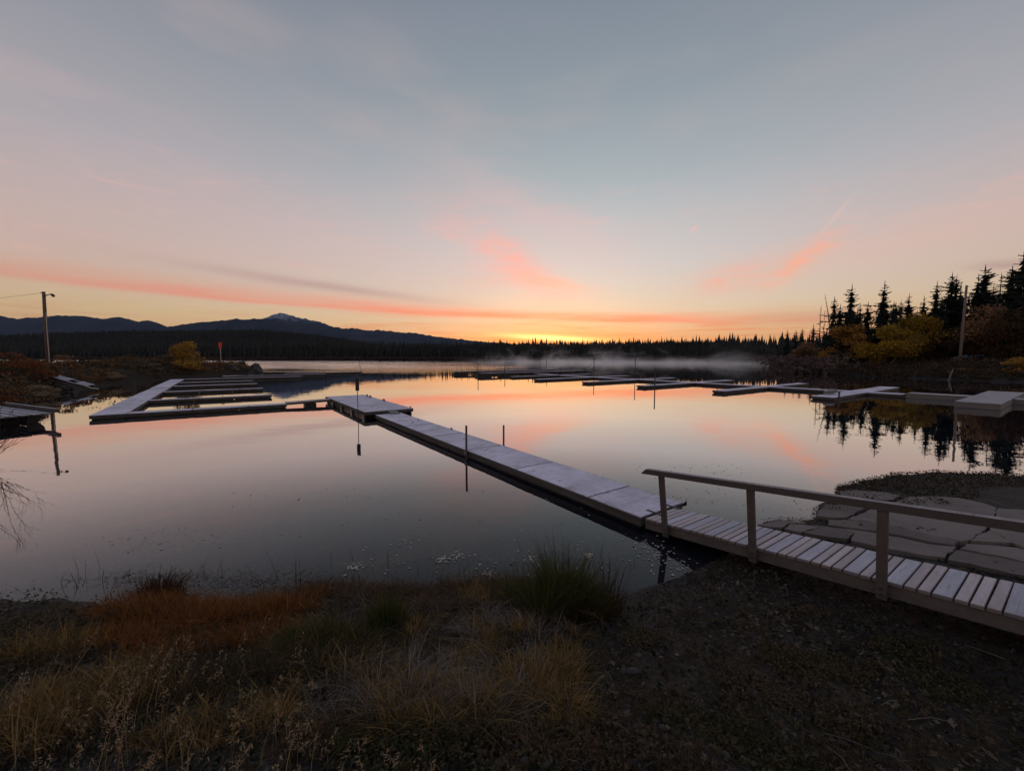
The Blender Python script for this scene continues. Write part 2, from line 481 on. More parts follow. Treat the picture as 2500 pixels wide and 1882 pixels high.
def bank_mat(name, cols):
    m, n = material(name)
    pc = pos(n)
    f1 = n.noise(pc, .18, 5, .6); f2 = n.noise(pc, 1.6, 5, .65)
    c = n.mixc(n.ss(f1, .38, .62), cols[0], cols[1])
    c = n.mixc(n.m('MULTIPLY', n.ss(f2, .45, .7), .7), c, cols[2])
    finish(n, principled(n, c, .9, .15, f2, .8, .2))
    return m
M_spit = bank_mat('spit_turf', ((.022, .018, .012), (.035, .024, .014), (.05, .03, .018)))
M_far = bank_mat('far_shore_earth', ((.016, .013, .011), (.028, .02, .016), (.04, .029, .024)))
M_road = simple('frosty_gravel_road', (.42, .46, .52), (.25, .26, .28), 1.2, .9, .2, .4, world=True)
M_rock = simple('riprap_rock', (.05, .047, .045), (.10, .09, .085), 2.5, .85, .25, .7, var=.5)
M_stone = simple('shore_stone', (.055, .05, .047), (.10, .09, .085), 6, .8, .3, .5, var=.4)

def leafy(name, stops, attr_name='rnd', rough=.75, transl=.25):
    m, n = material(name)
    c = n.ramp(attr(n, attr_name), stops)
    p = n.new('ShaderNodeBsdfPrincipled')
    n.put(p.inputs['Base Color'], c); p.inputs['Roughness'].default_value = rough
    p.inputs['Specular IOR Level'].default_value = .2
    t = n.new('ShaderNodeBsdfTranslucent'); n.put(t.inputs[0], c)
    mx = n.new('ShaderNodeMixShader'); mx.inputs[0].default_value = transl
    n.l.new(p.outputs[0], mx.inputs[1]); n.l.new(t.outputs[0], mx.inputs[2])
    finish(n, mx.outputs[0])
    return m
def st(*cs):
    k = len(cs) - 1
    return [(i / max(k, 1), c) for i, c in enumerate(cs)]
M_needle = leafy('spruce_needles', st((.010, .016, .012), (.018, .028, .018), (.030, .038, .022)), transl=.1)
M_farneedle = leafy('far_conifers', st((.012, .014, .013), (.020, .022, .018), (.040, .034, .024)), transl=.0)
M_bark = simple('dark_bark', (.035, .028, .024), (.06, .048, .04), 4, .9, .2, .5, (3, 3, .5))
M_palebark = simple('pale_bark', (.22, .19, .17), (.13, .11, .10), 4, .9, .2, .4, (3, 3, .5))
M_yellow = leafy('yellow_willow_leaves', st((.11, .066, .012), (.27, .165, .018), (.37, .23, .022), (.20, .14, .018)))
M_orangeleaf = leafy('orange_leaves', st((.15, .075, .024), (.36, .18, .042), (.46, .26, .05), (.25, .13, .045)))
M_brownleaf = leafy('brown_leaves', st((.11, .066, .042), (.26, .15, .08), (.33, .19, .09), (.18, .105, .066)))
M_redleaf = leafy('dull_red_leaves', st((.03, .018, .012), (.06, .03, .016), (.10, .055, .022), (.045, .032, .018)))
M_gold = leafy('gold_bush_leaves', st((.17, .10, .02), (.36, .20, .035), (.46, .27, .05), (.28, .15, .035)))
M_scrub = leafy('spit_scrub', st((.045, .036, .02), (.12, .08, .038), (.21, .135, .065), (.17, .075, .035)))
M_rust = leafy('rust_scrub', st((.10, .03, .014), (.17, .06, .022), (.21, .09, .035), (.11, .05, .025)))
M_straw = leafy('straw_grass', st((.14, .10, .055), (.24, .17, .095), (.30, .23, .14)))
M_pinkbrush = leafy('bare_willow_brush', st((.05, .035, .032), (.09, .06, .054), (.12, .08, .065)))
G_rust = leafy('rust_grass', st((.08, .026, .010), (.24, .085, .022), (.34, .14, .035), (.17, .08, .028)))
G_green = leafy('green_sedge', st((.022, .035, .010), (.05, .07, .018), (.085, .095, .025), (.14, .09, .03)))
G_pale = leafy('pale_matted_grass', st((.05, .036, .026), (.15, .115, .09), (.30, .24, .20), (.09, .06, .04)))
G_tan = leafy('tan_grass', st((.12, .075, .025), (.27, .165, .05), (.36, .23, .08), (.18, .12, .045)))
G_brown = leafy('brown_ground_grass', st((.022, .018, .010), (.065, .045, .024), (.12, .078, .038), (.035, .042, .018)))
G_seed = leafy('seed_head_grass', st((.20, .14, .075), (.30, .22, .125), (.38, .28, .17), (.24, .15, .09)))
G_litter = leafy('leaf_litter', st((.010, .010, .011), (.014, .014, .013), (.03, .022, .014), (.018, .015, .012), (.085, .05, .027), (.04, .045, .018), (.11, .075, .045), (.20, .15, .11), (.035, .028, .018)))
G_herb = leafy('low_herb_leaves', st((.022, .032, .014), (.045, .055, .02), (.075, .07, .03), (.09, .085, .065), (.11, .06, .03)))
G_float = leafy('floating_leaves', st((.42, .36, .29), (.56, .50, .44), (.30, .24, .16), (.5, .47, .43)), transl=0)
G_herb2 = leafy('patch_herb_leaves', st((.03, .036, .015), (.065, .062, .022), (.085, .062, .028), (.12, .07, .035), (.10, .088, .072)))
G_mat = leafy('brown_mats', st((.03, .018, .010), (.085, .048, .022), (.15, .085, .04), (.06, .032, .016), (.20, .15, .11)))
G_reed = leafy('dark_reeds', st((.02, .014, .01), (.05, .025, .014), (.075, .035, .018)))

# ------------------------------------------------------------------ terrain
def sdist(poly, X, Y):
    """signed distance, positive on land"""
    px, py = np.array(poly, dtype=float).T
    qx, qy = np.roll(px, -1), np.roll(py, -1)
    d2 = np.full(X.shape, 1e18); inside = np.zeros(X.shape, bool)
    for ax, ay, bx, by in zip(px, py, qx, qy):
        dx, dy = bx - ax, by - ay
        t = np.clip(((X - ax) * dx + (Y - ay) * dy) / (dx * dx + dy * dy + 1e-12), 0, 1)
        d2 = np.minimum(d2, (X - ax - t * dx) ** 2 + (Y - ay - t * dy) ** 2)
        cr = (ay > Y) != (by > Y)
        xi = ax + (Y - ay) * dx / (dy if dy else 1e-12)
        inside ^= cr & (X < xi)
    return np.where(inside, 1, -1) * np.sqrt(d2)
def sstep(a, b, x):
    t = np.clip((x - a) / (b - a), 0, 1)
    return t * t * (3 - 2 * t)
_pt = np.random.default_rng(5)
_ph = _pt.uniform(0, 6.283, (40, 2)); _dr = _pt.uniform(0, 6.283, 40)
def fbm(X, Y, base, octs=4, gain=.5):
    z = np.zeros(np.shape(X)); a = 1.0; k = 0
    for o in range(octs):
        for j in range(5):
            w = base * 2 ** o * (1 + .23 * j)
            z = z + a * np.sin((X * math.cos(_dr[k % 40]) + Y * math.sin(_dr[k % 40])) * w + _ph[k % 40, 0]) / 2.2
            k += 1
        a *= gain
    return z
SHORE = [(-200, -60), (-200, 30), (-110, 32), (-78, 40), (-70, 52), (-66, 62), (-60, 72), (-53, 78), (-46.5, 76.5), (-44.3, 70), (-44.6, 62),
         (-43.8, 53), (-42.5, 44.9), (-38.6, 36.5), (-36.2, 32.4), (-32.2, 26.5), (-30.2, 23.2), (-26, 19.4), (-20, 14.9), (-15, 10.8), (-11.5, 8.1),
         (-8.8, 5.9), (-7, 4.75), (-6.1, 4.75), (-5.3, 4.67), (-4.56, 4.63), (-3.77, 4.5), (-2.9, 4.6), (-2.45, 4.83), (-2.04, 5.06), (-1.3, 5.04),
         (-.53, 5.15), (.22, 5.26), (.78, 5.1), (1.24, 4.75), (1.69, 4.97), (2.28, 5.35), (2.9, 5.75), (3.9, 6.6), (4.5, 7.15), (5.3, 7.2), (5.8, 7.7),
         (6.3, 8.1), (6.9, 8.6), (7.3, 9.1), (8.35, 9.55), (9.3, 10.0), (10.9, 10.25), (12.5, 9.95), (16, 9.4), (24, 8), (40, 6), (60, -60)]
def h_near(X, Y, rough=True):
    X = np.asarray(X, float); Y = np.asarray(Y, float)
    d = sdist(SHORE, X, Y)
    if rough:
        d = d + .05 * fbm(X, Y, 3.1, 2) * (X > -12)
    sl = .27 + (.085 - .27) * sstep(.6, 3.4, X)
    land = np.minimum(sl * d, 1.35) + np.where(d > 6, .02 * (d - 6), 0)
    spit = 1.95 * (1 - np.exp(-np.maximum(d, 0) / 2.3)) + .25 * fbm(X, Y, .35, 3) * sstep(0, 3, d)
    k = sstep(-9, -17, X)
    z = land * (1 - k) + spit * k
    z = np.where(d < 0, np.maximum(.16 * d, -2.6), z)
    if rough:
        z = z + .022 * fbm(X, Y, 4.5, 4) * sstep(-.2, .8, d) * (1 - k)
    return z
def gz(x, y):
    return float(h_near(np.array([x]), np.array([y]))[0])
def on_ground(u, v):
    r = ray(u, v)
    lo, hi = 0.6, 40.0
    ts = np.linspace(lo, hi, 1500)
    X, Y, Z = r[0] * ts, r[1] * ts, CAM_H + r[2] * ts
    h = h_near(X, Y)
    k = int(np.argmax(Z < h))
    return Vector((X[k], Y[k], h[k]))

def grid_mesh(name, xs, ys, hf, mat, kind='structure'):
    X, Y = np.meshgrid(xs, ys)
    Z = hf(X, Y)
    nx_, ny_ = len(xs), len(ys)
    idx = np.arange(nx_ * ny_).reshape(ny_, nx_)
    F = np.stack([idx[:-1, :-1], idx[:-1, 1:], idx[1:, 1:], idx[1:, :-1]], -1).reshape(-1, 4)
    me = np_mesh(name, np.stack([X, Y, Z], -1).reshape(-1, 3), F, smooth=True)
    return tag(link(name, me, mat), kind=kind)

near = grid_mesh('shore_ground', np.concatenate([np.arange(-12, -8, .25), np.arange(-8, 9, .06), np.arange(9, 26, .3)]),
                 np.concatenate([np.arange(-14, .6, .5), np.arange(.6, 8.4, .06), np.arange(8.4, 24, .35)]), h_near, M_ground)
tag(near, 'dark gravelly lake shore sloping into the water in the foreground')
spit = grid_mesh('spit', np.arange(-120, -11.9, .9), np.arange(-10, 96, .9), h_near, M_spit)
tag(spit, 'low grassy spit reaching into the lake on the left')

FAR = [(-1400, 470), (-600, 400), (-350, 325), (-200, 285), (-80, 268), (0, 256), (50, 238), (85, 204), (101, 170), (95, 140), (80, 115), (68, 97), (57, 78),
       (49, 62), (53.5, 50.5), (62, 40), (85, 22), (120, 5), (220, -30), (1000, -30), (1000, 1600), (-1400, 1600)]
def h_far(X, Y):
    X = np.asarray(X, float); Y = np.asarray(Y, float)
    d = sdist(FAR, X, Y) + .5 * fbm(X, Y, .25, 2)
    bank = .55 * (1 - np.exp(-np.maximum(d, 0) / 3.0)) + .075 * np.clip(d - 7, 0, 28) + .02 * np.clip(d, 0, 60)
    A = 2 + 4 * sstep(-30, -200, X) + 32 * sstep(-210, -470, X) + 7 * sstep(40, 120, X)
    hill = A * sstep(15, 400, d)
    return np.where(d < 0, np.maximum(.1 * d, -3.2), bank + hill) + .18 * fbm(X, Y, .5, 3) * sstep(.5, 6, d)
far = grid_mesh('far_shore', np.concatenate([np.arange(-1400, -420, 40), np.arange(-420, 38, 7), np.arange(38, 130, 1.6), np.arange(130, 1001, 30)]),
                np.concatenate([np.arange(-30, 20, 5), np.arange(20, 215, 2.0), np.arange(215, 360, 5), np.arange(360, 1600, 40)]), h_far, M_far)
tag(far, 'dark wooded far shore of the lake')
def fz(x, y):
    return float(h_far(np.array([x]), np.array([y]))[0])

# lake floor sheet reaching to the horizon
box = MB(); box.add([(-20000, -20000, -5), (20000, -20000, -5), (20000, 20000, -5), (-20000, 20000, -5)], [(0, 1, 2, 3)])
tag(box.build('ground', M_far), 'dark ground sheet under the lake and land', kind='structure')

# ------------------------------------------------------------------ water
m, n = material('lake_water'); M_water = m
pc = pos(n)
px, py, pz = n.sep(pc)
warp = n.noise(n.xyz(n.m('MULTIPLY', px, .02), n.m('MULTIPLY', py, .05), 0), 1.0, 4, .6)
rat = n.m('DIVIDE', px, n.m('MAXIMUM', py, 1))
yy = n.m('ADD', py, n.m('MULTIPLY', n.m('SUBTRACT', warp, .5), 60))
windy = n.m('MULTIPLY', n.ss(yy, 62, 120), n.m('SUBTRACT', 1, n.ss(n.m('ADD', rat, n.m('MULTIPLY', n.m('SUBTRACT', warp, .5), .5)), -.42, .14)))
gust = n.noise(n.xyz(n.m('MULTIPLY', px, .05), n.m('MULTIPLY', py, .16), 5), 1.0, 4, .65)
windy = n.m('MULTIPLY', windy, n.m('ADD', .35, n.m('MULTIPLY', n.ss(gust, .35, .65), .65)))
rip_v = n.mapping(pc, (.8, 1.9, 1))
rip = n.noise(rip_v, 1.0, 4, .6)
calm = n.noise(n.mapping(pc, (.5, .9, 1)), 1.0, 3, .5)
hgt = n.m('ADD', n.m('MULTIPLY', rip, n.m('MULTIPLY', windy, .16)), n.m('MULTIPLY', calm, .0042))
bmp = n.new('ShaderNodeBump'); bmp.inputs['Strength'].default_value = 1; bmp.inputs['Distance'].default_value = 1.0
n.put(bmp.inputs['Height'], hgt)
fr = n.new('ShaderNodeFresnel'); fr.inputs[0].default_value = 1.333
fac = n.ramp(fr.outputs[0], [(0, (.02,) * 3), (.05, (.04,) * 3), (.09, (.095,) * 3), (.16, (.25,) * 3), (.27, (.60,) * 3), (.42, (.84,) * 3), (1, (1,) * 3)])
gl = n.new('ShaderNodeBsdfGlossy')
n.put(gl.inputs['Color'], (.97, .96, .96)); n.put(gl.inputs['Roughness'], n.m('ADD', .012, n.m('MULTIPLY', windy, .16)))
n.l.new(bmp.outputs[0], gl.inputs['Normal'])
tr = n.new('ShaderNodeBsdfTransparent'); n.put(tr.inputs[0], (.80, .77, .73))
df = n.new('ShaderNodeBsdfDiffuse'); n.put(df.inputs[0], (.020, .025, .040))
deep = n.m('ADD', .30, n.m('MULTIPLY', n.ss(py, 7, 14), .70))
m1 = n.new('ShaderNodeMixShader'); n.put(m1.inputs[0], deep)
n.l.new(tr.outputs[0], m1.inputs[1]); n.l.new(df.outputs[0], m1.inputs[2])
m2 = n.new('ShaderNodeMixShader'); n.put(m2.inputs[0], fac)
n.l.new(m1.outputs[0], m2.inputs[1]); n.l.new(gl.outputs[0], m2.inputs[2])
finish(n, m2.outputs[0])
w = MB(); w.add([(-1390, -60, 0), (990, -60, 0), (990, 700, 0), (-1390, 700, 0)], [(0, 1, 2, 3)])
tag(w.build('water', M_water), 'still lake water mirroring the dawn sky', kind='structure')

# ------------------------------------------------------------------ mountains
def mountain(name, label, prof, dist, depth, mat, rough_amp, foot=0.0, seed=0):
    us = np.array([p[0] for p in prof], float); vs = np.array([p[1] for p in prof], float)
    uu = np.linspace(us[0], us[-1], 420)
    vv = np.interp(uu, us, vs)
    azs = np.arctan((uu - CX) / FPX)
    rid = np.array([D(a, b, 1.0).z - CAM_H for a, b in zip(uu, vv)]) * dist + CAM_H   # height at forward distance
    rid = rid + rough_amp * .10 * (fbm(uu, uu * 0, .21, 3))
    ts = np.concatenate([np.linspace(-1, 0, 26), np.linspace(0.06, .7, 8)])
    V = []
    for t in ts:
        y = dist + t * depth
        x = np.tan(azs) * dist + (np.tan(azs) * t * depth * .25)
        shp = (1 - abs(t)) ** 1.15
        gul = rough_amp * fbm(x * 1.0, np.full_like(x, y), .0035, 4, .55) * (1 - abs(t)) * min(1, abs(t) * 4)
        z = np.maximum(foot + (rid - foot) * shp + gul, -4)
        V.append(np.stack([x, np.full_like(x, y), z], -1))
    V = np.array(V)
    r, c_ = V.shape[:2]
    idx = np.arange(r * c_).reshape(r, c_)
    F = np.stack([idx[:-1, :-1], idx[:-1, 1:], idx[1:, 1:], idx[1:, :-1]], -1).reshape(-1, 4)
    return tag(link(name, np_mesh(name, V.reshape(-1, 3), F, smooth=True), mat), label, kind='structure')
def mtn_mat(name, snow):
    m, n = material(name)
    pc = pos(n); pz = n.sep(pc)[2]
    f = n.noise(pc, .004, 6, .65); f2 = n.noise(pc, .03, 5, .7)
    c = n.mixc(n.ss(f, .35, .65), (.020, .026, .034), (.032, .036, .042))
    if snow:
        k = n.m('ADD', pz, n.m('MULTIPLY', n.m('SUBTRACT', n.noise(n.mapping(pc, (1, 1, .35)), .011, 6, .75), .5), 560))
        sn = n.m('MULTIPLY', n.ss(k, 640, 800), n.ss(f2, .32, .6))
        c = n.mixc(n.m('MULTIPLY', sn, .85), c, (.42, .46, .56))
    finish(n, principled(n, c, .95, .1, f2, .6, 30))
    return m
M_mtn, M_snow = mtn_mat('forested_mountain', False), mtn_mat('snowy_mountain_rock', True)
mountain('mountain_range', 'dark blue rounded mountain range on the far left',
         [(-900, 800), (-400, 745), (-150, 752), (0, 766), (29, 775), (58, 779), (81, 775), (98, 776), (145, 770), (181, 771), (217, 772), (246, 777),
          (268, 778), (289, 774), (304, 774.5), (320, 779), (347, 786), (367, 782), (388, 786), (411, 798), (450, 815), (520, 850), (600, 880)], 6800, 2200, M_mtn, 40)
mountain('snowy_mountain', 'snow dusted mountain peak standing behind the blue ridge',
         [(520, 850), (600, 800), (653, 778), (672, 769), (689, 763), (732, 775), (761, 781), (784, 785), (811, 796), (843, 803), (861, 801), (902, 806.5),
          (929, 805.5), (981, 812), (1019, 813), (1040, 817.5), (1090, 825), (1171, 833), (1236, 838), (1330, 850), (1500, 866)], 8200, 2600, M_snow, 60)
mountain('foothill_ridge', 'dark blue forested ridge in front of the snowy peak',
         [(120, 868), (300, 830), (380, 806), (411, 798.5), (450, 793), (492, 787), (540, 783), (575, 780), (585, 777.5), (596, 781), (630, 778), (653, 778.5), (680, 783.5),
          (721, 795), (766, 803), (834, 812), (900, 822), (1000, 838), (1100, 850), (1250, 868)], 5200, 1700, M_mtn, 30)

# ------------------------------------------------------------------ docks
def dock(name, label, cat, b0, b1, a0, a1, z, along='a', panel=2.44, th=.13, panels=True, group=None, mat=None, fmat=None, nfloat=None, fl_low=-.12, first=0.0, gap=.024, side_open=False):
    """floating dock in the marina grid: deck panels, side boards, end boards and floats"""
    t = thing(name, label, cat, dk(b0, a0), DOCK_ROT, group)
    mat = mat or M_ply; fmat = fmat or M_fascia
    wx, wy = b1 - b0, a1 - a0
    L = wy if along == 'a' else wx
    cuts = [0.0]
    if panels:
        c0 = first or panel
        while c0 < L - .3:
            cuts.append(c0); c0 += panel
    cuts.append(L)
    pt = .024
    for i in range(len(cuts) - 1):
        s0, s1 = cuts[i] + (gap / 2 if i else 0), cuts[i + 1] - (gap / 2 if i < len(cuts) - 2 else 0)
        o = .012
        dims = (-o, wx + o, s0, s1, z - pt, z) if along == 'a' else (s0, s1, -o, wy + o, z - pt, z)
        ob = box_obj('deck_panel', dims, mat, t, ch=.004)
        ob.location.z = random.uniform(-.004, .003)
        ob.rotation_euler = (random.uniform(-.0008, .0008), random.uniform(-.0015, .0015), 0)
    zt = z - pt - .006
    bt = .04
    for k in (0, 1):
        if along == 'a':
            x = 0 if k == 0 else wx - bt
            box_obj('side_board', (x, x + bt, 0, wy, zt - th, zt), fmat, t, ch=.004)
        else:
            y = 0 if k == 0 else wy - bt
            box_obj('side_board', (0, wx, y, y + bt, zt - th, zt), fmat, t, ch=.004)
        if along == 'a':
            y = 0 if k == 0 else wy - bt
            box_obj('end_board', (bt + .002, wx - bt - .002, y, y + bt, zt - th, zt - .002), fmat, t, ch=.004)
        else:
            x = 0 if k == 0 else wx - bt
            box_obj('end_board', (x, x + bt, bt + .002, wy - bt - .002, zt - th, zt - .002), fmat, t, ch=.004)
    nf = nfloat or max(2, int(round(L / 2.44)))
    fw = (L - .12) / nf - .03
    for i in range(nf):
        c = fw / 2 + .06 + (L - fw - .12) * i / (nf - 1)
        if along == 'a':
            dims = (.07, wx - .07, c - fw / 2, c + fw / 2, fl_low, zt - th * .55)
        else:
            dims = (c - fw / 2, c + fw / 2, .07, wy - .07, fl_low, zt - th * .55)
        box_obj('float', dims, M_float, t, ch=.02)
    return t

def cleat(parent, x, y, z, rz=0):
    m = MB()
    m.tube([(-.09, 0, .05), (-.04, 0, .055), (.04, 0, .055), (.09, 0, .05)], [.012, .016, .016, .012], 6)
    m.box(-.035, -.015, -.012, .012, 0, .05); m.box(.015, .035, -.012, .012, 0, .05)
    return m.build('cleat', M_galv, parent, (x, y, z + .001), (0, 0, rz))

walk = dock('walkway_dock', 'long frosted plywood walkway dock leading from the gangway to the platform', 'dock', 0, 1.2, 0, 14.75, .22, first=1.22)
for a_, b_ in ((6.1, 0), (10.98, 0)):
    box_obj('hinge_plate', (-.012, -.001, a_ - .03, a_ + .03, .05, .19), M_galv, walk, ch=.002)
for y_ in (11.6, 12.0):
    cleat(walk, .55 + (y_ - 11.6), y_, .22, 1.2)
cleat(walk, 1.14, 9.3, .22, 1.57)
# ragged rope ends and stains are real small bits at the near end: two short hinge straps
for x_ in (.35, .85):
    box_obj('hinge_strap', (x_ - .02, x_ + .02, -.2, .14, .226, .234), M_pipe, walk, ch=.001)

plat = thing('dock_platform', 'wide square frosted platform float at the end of the walkway', 'dock', dk(-.36, 15.2), DOCK_ROT)
PW, PL, PZ = 2.36, 9.0, .33
for i in range(3):
    box_obj('deck_panel', (-.015, PW + .015, i * 3 + .001, (i + 1) * 3 - .001, PZ - .028, PZ), M_ply, plat, ch=.004)
for x in (0, PW - .045):
    box_obj('side_board', (x, x + .045, 0, PL, PZ - .15, PZ - .033), M_fascia, plat, ch=.004)
for y in (0, PL - .045):
    box_obj('end_board', (.047, PW - .047, y, y + .045, PZ - .15, PZ - .034), M_fascia, plat, ch=.004)
for k, y in enumerate((.12, 2.3, 4.5, 6.7, 8.15)):
    for x in (.02, PW - .06):
        o = box_obj('bracket', (x - .035, x + .02, y, y + .34, -.12, PZ - .152), M_galv, plat, ch=.003)
for k in range(4):
    box_obj('float', (.06, PW - .06, .5 + k * 2.2, .5 + k * 2.2 + 1.75, -.2, PZ - .17), M_float, plat, ch=.03)
for y in (4.2, 6.9, 7.6):
    m = MB()
    m.tube([(0, -.17, 0), (0, -.14, .06), (0, -.05, .10), (0, .05, .10), (0, .14, .06), (0, .17, 0)], .035, 8)
    m.build('bumper', M_galv, plat, (PW - .12, y, PZ), smooth=True)
m = MB(); m.tube([(0, 0, 0), (0, 0, .09)], .02, 6); m.tube([(-.06, 0, .09), (.06, 0, .09)], .014, 6)
m.build('mooring_pin', M_galv, plat, (PW - .1, .12, PZ))
m = MB(); m.add([(.0, 0, 0), (.42, 0, 0), (.42, .5, .11), (0, .5, .11), (0, 0, -.012), (.42, 0, -.012), (.42, .5, .098), (0, .5, .098)],
                [(0, 1, 2, 3), (7, 6, 5, 4), (0, 4, 5, 1), (1, 5, 6, 2), (2, 6, 7, 3), (3, 7, 4, 0)])
m.build('joint_plate', M_galv, walk, (.62, 14.38, .238))

def pole(name, label, p, z1, r=.028, lean=(0, 0), cat='pole', group=None, mat=None, collar=True, z0=-1.2):
    t = thing(name, label, cat, (p[0], p[1], 0), 0, group)
    m = MB(); m.tube([(0, 0, z0), (lean[0], lean[1], z1)], r, 10)
    m.build('pipe', mat or M_pipe, t, smooth=False)
    if collar:
        m = MB(); m.tube([(0, 0, .1), (0, 0, .19)], r * 2.0, 10)
        m.build('collar', M_galv, t)
    return t
p = dk(-.05, 6.0); pole('mooring_pole', 'steel pipe pole standing at the left edge of the walkway dock', p, .95, .03, (.01, -.02), group='poles of the walkway dock')
p = dk(1.27, 6.05); pole('mooring_pole', 'steel pipe pole standing at the right edge of the walkway dock', p, .82, .028, (.005, .01), group='poles of the walkway dock')

mk = dk(-.46, 15.9)
t = thing('depth_marker', 'dark upright board on a thin pole beside the platform', 'marker', (mk.x, mk.y, 0))
m = MB(); m.tube([(0, 0, -1.0), (-.03, 0, 1.32)], .018, 8); m.build('pole', M_pipe, t)
box_obj('board', (-.11, .06, -.015, .015, 1.28, 1.86), M_board, t, ch=.004)

# left marina
lw = dock('slip_walkway', 'frosted walkway dock of the left marina that its fingers branch from', 'dock', -10.75, -9.5, 21.95, 58.3, .22, first=2.44)
ords = ['nearest', 'second', 'third', 'fourth', 'fifth']
for i, a_ in enumerate((21.95, 28.95, 36.3, 43.5, 49.8)):
    lab = ['nearest finger dock of the left marina, running towards the small bridge', 'second nearest finger dock of the left marina',
           'third finger dock of the left marina, a knob at its end', 'fourth finger dock of the left marina, counted from the front', 'fifth finger dock of the left marina, counted from the front'][i]
    f = dock('finger_dock', lab, 'dock', -9.48, -2.95 if i else -2.8, a_, a_ + (.85 if i == 0 else .62), .215, 'b', group='finger docks of the left marina', panels=(i < 3), nfloat=3)
    if i == 2:
        cleat(f, 6.35, .3, .215)
dock('finger_dock', 'long sixth finger dock at the far end of the left marina', 'dock', -9.48, 3.0, 57.2, 57.95, .215, 'b', group='finger docks of the left marina', panels=False)
far_l = dock('finger_dock', 'farthest finger dock on the left with a pale square end near the spit', 'dock', -4.9, 7.2, 63.6, 64.3, .215, 'b', group='finger docks of the left marina', panels=False)
box_obj('end_pad', (-.9, .9, -.9, 1.5, .19, .235), M_greyfloat, far_l, ch=.01)
dock('finger_dock', 'thin dock lying beyond the farthest left finger, a stick at its end', 'dock', 2.2, 14.0, 69.0, 69.7, .215, 'b', group='finger docks of the left marina', panels=False)
p = dk(14.0, 69.3); pole('marker_stick', 'thin leaning stick at the outer end of the farthest left dock', p, 2.1, .035, (-.35, 0), cat='stick', collar=False)
p = P(329, 949, 0); pole('marker_stick', 'short dark stick standing in the water left of the slip walkway', p, .75, .05, (-.04, 0), cat='stick', collar=False)

# little bridge
br = thing('bridge_ramp', 'small plank bridge joining the nearest left finger to the platform', 'bridge', dk(-2.78, 22.15), DOCK_ROT)
Lb = 2.36
for i in range(17):
    x0 = i * Lb / 17
    m = MB(); m.box(x0 + .004, x0 + Lb / 17 - .004, 0, .78, .0, .03, ch=.003)
    o = m.build('plank', M_plank, br); o.location.z = .235 + .06 * i / 17
for y in (.02, .72):
    m = MB(); m.add([(0, y, .14), (Lb, y, .20), (Lb, y, .29), (0, y, .23), (0, y + .04, .14), (Lb, y + .04, .20), (Lb, y + .04, .29), (0, y + .04, .23)],
                    [(0, 1, 2, 3), (7, 6, 5, 4), (0, 4, 5, 1), (2, 6, 7, 3), (1, 5, 6, 2), (0, 3, 7, 4)])
    m.build('stringer', M_fascia, br)
box_obj('float', (.95, 1.55, .06, .74, -.1, .155), M_float, br, ch=.02)

# right marina
RW0, RW1 = 33.5, 34.7
fa = [5.6, 12.3, 19.3, 26.2, 33.2, 40.0]
dock('main_walkway', 'long thin walkway dock of the right marina crossed by many fingers', 'dock', RW0, RW1, 3.6, 54.5, .22, panels=True, panel=4.88)
names = ['first', 'second', 'third', 'fourth', 'fifth', 'sixth', 'seventh', 'eighth']
for i, a_ in enumerate(fa):
    wd = 1.3 if i == 0 else .95
    near_b = [27.0, 26.0, 25.6, 25.4, 24.4, 25.6][i]
    far_b = [42.3, 42.0, 41.5, 41.0, 40.8, 40.2][i]
    dock('finger_dock', f'{names[i]} lakeward-pointing left finger dock of the right marina, counted from the grey float', 'dock', near_b, RW0 - .02, a_, a_ + wd, .22, 'b', group='finger docks of the right marina', panels=(i < 3))
    dock('finger_dock', f'{names[i]} landward-pointing right finger dock of the right marina, counted from the grey float', 'dock', RW1 + .02, far_b, a_, a_ + wd, .22, 'b', group='finger docks of the right marina', panels=(i < 3))
for i, (b0, b1, a_) in enumerate(((24.2, 45.0, 46.0), (24.0, 44.0, 53.0))):
    t = thing('raised_dock', ['raised dock on black floats with daylight between them, nearer one', 'raised dock on black floats with daylight between them, farthest one'][i], 'dock', dk(b0, a_), DOCK_ROT, 'raised docks on floats')
    L = b1 - b0
    box_obj('deck', (0, L, 0, 1.0, .48, .53), M_ply, t, ch=.01)
    for y in (0, .95):
        box_obj('side_board', (.002, L - .002, y + .003, y + .047, .30, .478), M_fascia, t, ch=.004)
    for k in range(6):
        c = .7 + (L - 1.4) * k / 5
        box_obj('float', (c - 1.15, c + 1.15, .06, .94, -.15, .34), M_float, t, ch=.03)
pl = [((23.95, 46.4), 1.9, 'leftmost thin pole of the right marina, at the raised dock'), ((28.0, 45.6), 1.5, 'thin pole in front of the nearer raised dock'),
      ((43.2, 54.4), 2.6, 'thin pole behind the raised docks'), ((38.1, 37.6), 2.6, 'thin pole between the raised docks and the fifth finger'),
      ((38.8, 30.9), 2.9, 'tallest thin pole of the right marina, standing on the far side'), ((26.6, 19.0), 1.9, 'thin pole at the near end of the third left finger'),
      ((27.2, 5.4), .62, 'short pole at the near end of the wide first finger')]
for (b_, a_), zz, lab in pl:
    pole('mooring_pole', lab, dk(b_, a_), zz, .05, group='poles of the right marina', collar=False)
# canoe-like blue grey fender on the wide finger
m = MB()
m.tube([(-1.1, 0, 0), (-.95, 0, .02), (-.4, 0, .03), (.4, 0, .03), (.95, 0, .02), (1.1, 0, 0)], [.03, .12, .17, .17, .12, .03], 10)
o = m.build('dock_fender', M_greyfloat, None, dk(29.6, 6.62, .39), (0, 0, DOCK_ROT), smooth=True)
tag(o, 'pale blue grey cylinder fender lying on the first left finger dock', 'fender')
